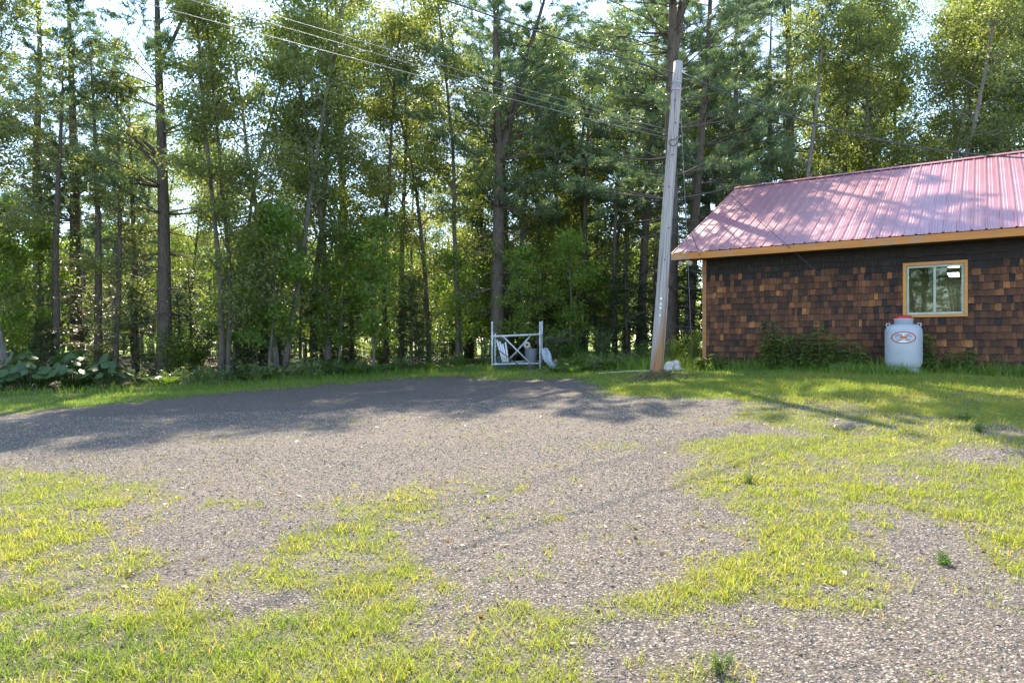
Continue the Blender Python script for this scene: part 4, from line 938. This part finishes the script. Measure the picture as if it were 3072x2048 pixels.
# plants against the house wall: broad weeds with whorled leaves
def wall_weed(x, y, H, n, lb, spread, nst, seed, leaf=.19):
    o = empty('wall_weed', (x, y, S(x, y) - .02), 0, lb, 'plant', 'weeds against the house wall'); rg5 = np.random.default_rng(seed); st = MB(); lf = MB(); st.tube([(-spread - .05, 0, .0), (spread + .05, 0, .0)], .02, 5)
    for s in range(nst):
        bx = rg5.uniform(-spread, spread); P = limb((bx, rg5.normal(0, .012), 0), (bx * .25, -.05, 1), H * rg5.uniform(.55, 1.05), 6, rg5, .05); st.tube(P, np.linspace(.012, .005, 7), 5, caps=False)
        for u in np.linspace(.12, 1, n):
            for k in range(4):
                az = rg5.uniform(0, 6.28); c = along(P, min(u, .999)) ; l = leaf * rg5.uniform(.6, 1.2) * (1.1 - .4 * u); d = np.array([cos(az), sin(az), .15]); sd = np.array([-sin(az), cos(az), 0]); tip = c + d * l * 1.3 + np.array([0, 0, -.35 * l])
                m = c + d * l * .6; lf.add([c, m + sd * l * .36 + np.array([0, 0, .02]), tip, m - sd * l * .36 + np.array([0, 0, .02]), m - np.array([0, 0, .02])], None, [(0, 4, 1), (1, 4, 2), (2, 4, 3), (3, 4, 0)], rg5.random())
    st.build('stems', MAT['weed'], o); lf.build('leaves', MAT['weed'], o); return o
for s_, o_, H, n, lb, spr, nst in [(1.95, .35, 1.15, 9, 'tall leafy weed clump against the wall left of tank', .28, 5), (2.45, .35, 1.0, 9, 'dense leafy weed clump in the middle of the wall', .35, 6), (3.05, .35, .75, 7, 'lower weeds between the tall clump and the tank', .4, 6), (1.55, .3, .8, 7, 'leftmost leafy weed against the shingle wall', .15, 3), (4.45, .3, .85, 8, 'leafy weeds just right of the propane tank', .3, 6), (5.0, .25, .45, 5, 'short weeds under the right half of the window', .4, 5), (.25, .3, .45, 5, 'small dark weeds at the left house corner', .3, 5)]:
    p = hp(s_, -o_, 0); ob = wall_weed(p[0], p[1], H, n, lb, spr, nst, int(s_ * 100)); ob.rotation_euler = (0, 0, HR)

# far side: sunlit bushes on the field beyond the wood, and a far wood that reads as one mass
rg6 = np.random.default_rng(80)
for i in range(96):
    y = rg6.uniform(45, 58); x = (-.86 + 1.12 * ((i * .618) % 1)) * y
    plant('sapling', x, y, rg6.uniform(1.2, 2.1), 'sunlit yellow-green sapling beyond the wood, ' + where(x, y), 'sunlit saplings beyond the wood')
fw = MB(); rg7 = np.random.default_rng(81); cc = []
for i in range(150):
    y = rg7.uniform(80, 130); x = rg7.uniform(-1.0, 1.0) * y; H = rg7.uniform(6, 12); z0 = float(gz(x, y)); fw.tube([(x, y, z0 - .5), (x, y, z0 + H * .7)], np.array([.18, .08]), 5, a=.1)
    n = 260; th = rg7.uniform(0, 6.28, n); u = rg7.uniform(0, 1, n); rr_ = 2.4 * np.sqrt(rg7.uniform(0, 1, n)) * np.sin(pi * np.clip(u * .85 + .12, 0, 1)); C = np.stack([x + rr_ * np.cos(th), y + rr_ * np.sin(th), z0 + 1 + u * H], -1); leaves(fw, C, .75, rg7)
tag(fw.build('far_woods', MAT['maple']), 'far wood beyond the sunlit field', 'woods', None, 'stuff')
# trees across the lot behind the photographer (they show in the window glass)
for x, y, k in [(-9.5, -12, 'hemlock'), (-6, -10, 'pine'), (-8, -17, 'maple'), (-14, -15, 'pine'), (-11, -15, 'hemlock'), (-7.5, -13, 'hemlock'), (-12, -12, 'hemlock'), (-9, -15.5, 'spruce'), (-7, -11.5, 'spruce'), (-10.5, -11, 'spruce'), (-13, -13, 'spruce'), (-5, -12, 'spruce'), (-8.2, -9.5, 'hemlock'), (-10.5, -13.2, 'hemlock'), (-6.6, -12, 'hemlock'), (-9, -10.8, 'hemlock'), (-11.8, -10.5, 'hemlock'), (-5.2, -9.5, 'hemlock'), (-7.4, -10.4, 'maple'), (-10.2, -9.4, 'maple'), (-8.7, -13, 'spruce')]:
    plant(k, x, y, .9, 'tree across the lot, reflected in the window glass', 'trees reflected in the window')

# ------------------------------------------------------------------ clippings at the pole foot
cm = MB(); rg8 = np.random.default_rng(90); n = 1500; a = rg8.uniform(0, 6.28, n); r = np.abs(rg8.normal(0, .33, n)) + .1
cx = PX + r * np.cos(a) * 1.3; cy = PY - .12 + r * np.sin(a) * .9; cz = surf(cx, cy) + .20 * np.exp(-(r / .38) ** 2) * rg8.uniform(.3, 1, n) + .01
leaves(cm, np.stack([cx, cy, cz], -1), .10, rg8, .4, .16)
tag(cm.build('clippings', m_leaf('dry_clippings', [(0, (.10, .085, .045)), (.5, (.17, .15, .07)), (1, (.26, .23, .13))], .2)), 'heap of dry clippings round the foot of the pole', 'clippings', None, 'stuff')

# lone weeds in the gravel
for x, y, s, lb in [
    (2.22, 6.39, 0.26, 'small dark weed on the left rim of the right-hand grass'),
    (5.87, 8.87, 0.34, 'bushy weed tuft at the right, before the lawn'),
    (5.59, 8.18, 0.3, 'lower one of two weed tufts at the right edge'),
    (2.68, 4.24, 0.24, 'green weed in the bare gravel at lower right'),
    (0.92, 3.03, 0.26, 'weed cluster at the bottom edge, right of centre'),]: plant('low', x, y, s * .7, lb, 'weeds in the gravel', sink=.005)

# ------------------------------------------------------------------ grass and gravel
def in_view(x, y, m=1.2): return (np.abs(x) < .75 * y * m + .6)
def blades(mb, x, y, h, w, rg, val, lean=.6, seg=True):
    n = len(x); z = surf(x, y) - .004; az = rg.uniform(0, 2 * pi, n); fa = rg.uniform(0, 2 * pi, n)
    b = np.stack([x, y, z], -1); sd = np.stack([np.cos(fa), np.sin(fa), np.zeros(n)], -1) * (w * .5)[:, None]
    ln = lean * rg.uniform(.2, 1.2, n); d = np.stack([np.cos(az) * ln, np.sin(az) * ln, np.ones(n)], -1); d /= np.linalg.norm(d, axis=1)[:, None]
    mid = b + d * (h * .55)[:, None]; tip = mid + (d + np.stack([np.cos(az) * .7 * ln, np.sin(az) * .7 * ln, -.45 * ln], -1)) * (h * .5)[:, None]
    if seg:
        v = np.stack([b - sd, b + sd, mid + sd * .8, mid - sd * .8, tip], 1).reshape(-1, 3); i = np.arange(n)[:, None] * 5
        mb.add(v, i + np.array([[0, 1, 2, 3]]), None, val); k = mb.n - 5 * n
        mb.t.append((i + np.array([[3, 2, 4]])) + k); mb.ta.append(np.asarray(val, np.float32))
    else: mb.add(np.stack([b - sd, b + sd, tip], 1).reshape(-1, 3), None, np.arange(3 * n).reshape(-1, 3), val)
rg9 = np.random.default_rng(91)
def scatter(y0, y1, dens, m=1.2):
    xm = .75 * y1 * m + .6; n = int(dens * 2 * xm * (y1 - y0)); x = rg9.uniform(-xm, xm, n); y = rg9.uniform(y0, y1, n); k = in_view(x, y, m); return x[k], y[k]
gm_ = MB()
for y0, y1, dens, nb, hh, ww, seg in [(2.3, 4.2, 1350, 7, .046, .0052, True), (4.2, 6.5, 850, 6, .044, .0068, True), (6.5, 10, 560, 6, .042, .010, False), (10, 14, 300, 6, .042, .014, False)]:
    x, y = scatter(y0, y1, dens); c = cover(x, y); k = rg9.random(len(x)) < c ** 1.2; x, y, c = x[k], y[k], c[k]
    hue = np.clip(.30 + .75 * fbm(x, y, .9, 60) * rg9.uniform(.55, 1.35, len(x)), 0, 1); clover = (fbm(x, y, 1.2, 61) > .60) & (y < 4.6) & (x < 0) ; hue = np.where(clover, hue * .2, hue)
    dry = rg9.random(len(x)) < .05 + .14 * (c < .4); hue = np.where(dry, rg9.uniform(.85, 1, len(x)), np.minimum(hue, .80))
    sz = rg9.gamma(4, .25, len(x)) * (.55 + .6 * c)
    X = np.repeat(x, nb); Yy = np.repeat(y, nb); sp = .028 if y1 < 7 else .05
    X = X + rg9.normal(0, sp, len(X)); Yy = Yy + rg9.normal(0, sp, len(Yy)); sz = np.repeat(sz, nb); hv = np.clip(np.repeat(hue, nb) + rg9.normal(0, .06, len(X)), 0, 1)
    blades(gm_, X, Yy, hh * sz * rg9.uniform(.6, 1.3, len(X)), ww * rg9.uniform(.7, 1.3, len(X)), rg9, hv, .75, seg)
tag(gm_.build('grass', MAT['grass']), 'patchy yellow-green grass growing through the gravel', 'grass', None, 'stuff')
lm = MB()
def lawn_band(y0, y1, dens, hh, ww):
    x, y = scatter(y0, y1, dens); c = cover(x, y); k = (rg9.random(len(x)) < c) & (c > .35) & (y < wood_edge(x) + .6) & np.array([True] * len(x)); x, y = x[k], y[k]
    hv = np.clip(.15 + .7 * fbm(x, y, .7, 70) + rg9.normal(0, .12, len(x)), 0, .95); blades(lm, x, y, hh * rg9.uniform(.5, 1.3, len(x)), ww * rg9.uniform(.7, 1.3, len(x)), rg9, hv, .6, False)
lawn_band(11, 14, 1100, .06, .011); lawn_band(14, 18, 750, .07, .015); lawn_band(18, 24, 420, .085, .020)
# taller fringe along the wall foot, round the scaffold and at the wood edge
def fringe(pts, n, h, spread):
    P = np.array(pts); t = rg9.uniform(0, len(P) - 1.001, n); i = t.astype(int); f = (t - i)[:, None]; q = P[i] * (1 - f) + P[i + 1] * f + rg9.normal(0, 1, (n, 2)) * np.array(spread)
    blades(lm, q[:, 0], q[:, 1], h * rg9.gamma(5, .2, n), .014 * rg9.uniform(.6, 1.4, n), rg9, np.clip(rg9.normal(.35, .18, n), 0, .95), .5, True)
fringe([hp(0, -.25, 0)[:2], hp(6.6, -.25, 0)[:2]], 9000, .17, (.15, .15)); fringe([hp(3.0, -1.05, 0)[:2], hp(4.4, -1.05, 0)[:2]], 1500, .15, (.2, .09))
fringe([(-1.2, 22.3), (1.8, 22.3)], 2500, .15, (.3, .3)); fringe([(1.6, 22.2), (2.6, 20.5), (3.4, 18.6), (4.3, 17.4)], 5000, .25, (.35, .35))
fringe([(-16, 15.4), (-12, 17.1), (-8, 19.2), (-4, 21.3), (-1, 22.6)], 6000, .16, (.3, .3))
tag(lm.build('lawn_grass', MAT['lawn']), 'mown green lawn before the house and along the wood', 'grass', None, 'stuff')

def m_stone():
    t = NT('gravel_stone'); v = t.attr('v'); c = t.ramp(v, [(0, (.085, .072, .060)), (.35, (.20, .168, .136)), (.7, (.315, .265, .216)), (.93, (.43, .375, .315)), (1, (.60, .55, .48))])
    t.base(c, .8, 0, .3); t.bump(t.noise(t.wcoord(), 160, 3), .4, .002); return t.m
sm = MB()
for y0, y1, dens, s0, s1 in [(2.3, 4, 2900, .005, .018), (4, 6, 1550, .0065, .019), (6, 9, 800, .009, .020), (9, 13, 300, .011, .024)]:
    x, y = scatter(y0, y1, dens); c = cover(x, y); k = (rg9.random(len(x)) > c * .6) & (y < wood_edge(x) - 3); x, y = x[k], y[k]; n = len(x)
    s = s0 + (s1 - s0) * rg9.beta(1.3, 4.5, n); a0 = rg9.uniform(0, 6.28, n); el = rg9.uniform(.6, 1.0, n); hz = s * rg9.uniform(.20, .45, n); z = surf(x, y)
    V = np.zeros((n, 8, 3)); tilt = rg9.normal(0, .25, (n, 2))
    for k2 in range(4):
        a = a0 + k2 * pi / 2 + rg9.normal(0, .22, n); r = s * rg9.uniform(.8, 1.15, n); ex = np.cos(a) * r; ey = np.sin(a) * r * el
        V[:, k2] = np.stack([x + ex, y + ey, z - .003 + 0 * x], -1); f = rg9.uniform(.45, .8, n); V[:, 4 + k2] = np.stack([x + ex * f, y + ey * f, z + hz * rg9.uniform(.75, 1.1, n) + (ex * tilt[:, 0] + ey * tilt[:, 1])], -1)
    i = np.arange(n)[:, None] * 8; val = np.clip(rg9.beta(2.2, 2.6, n) + (rg9.random(n) < .03) * .4, 0, 1)
    for f in ((0, 1, 5, 4), (1, 2, 6, 5), (2, 3, 7, 6), (3, 0, 4, 7), (4, 5, 6, 7)):
        sm.q.append(i + np.array([f]) + sm.n); sm.qa.append(val.astype(np.float32))
    sm.v.append(V.reshape(-1, 3).astype(np.float32)); sm.n += 8 * n
tag(sm.build('gravel_stones', m_stone()), 'loose grey gravel over the parking lot', 'gravel', None, 'stuff')
dl = MB(); n = 260; x, y = scatter(2.8, 12, 6); k = np.arange(len(x)) % 1 == 0; z = surf(x, y) + .012; leaves(dl, np.stack([x, y, z], -1), .045, rg9, 2.5, .6)
tag(dl.build('leaf_litter', m_leaf('dead_leaf', [(0, (.10, .055, .03)), (1, (.30, .19, .10))], .2)), 'scattered dead leaves on the gravel', 'leaf litter', None, 'stuff')
print('TRIS', 'grass', len(gm_.t), 'stones', sm.n // 8, 'lawn', lm.n)
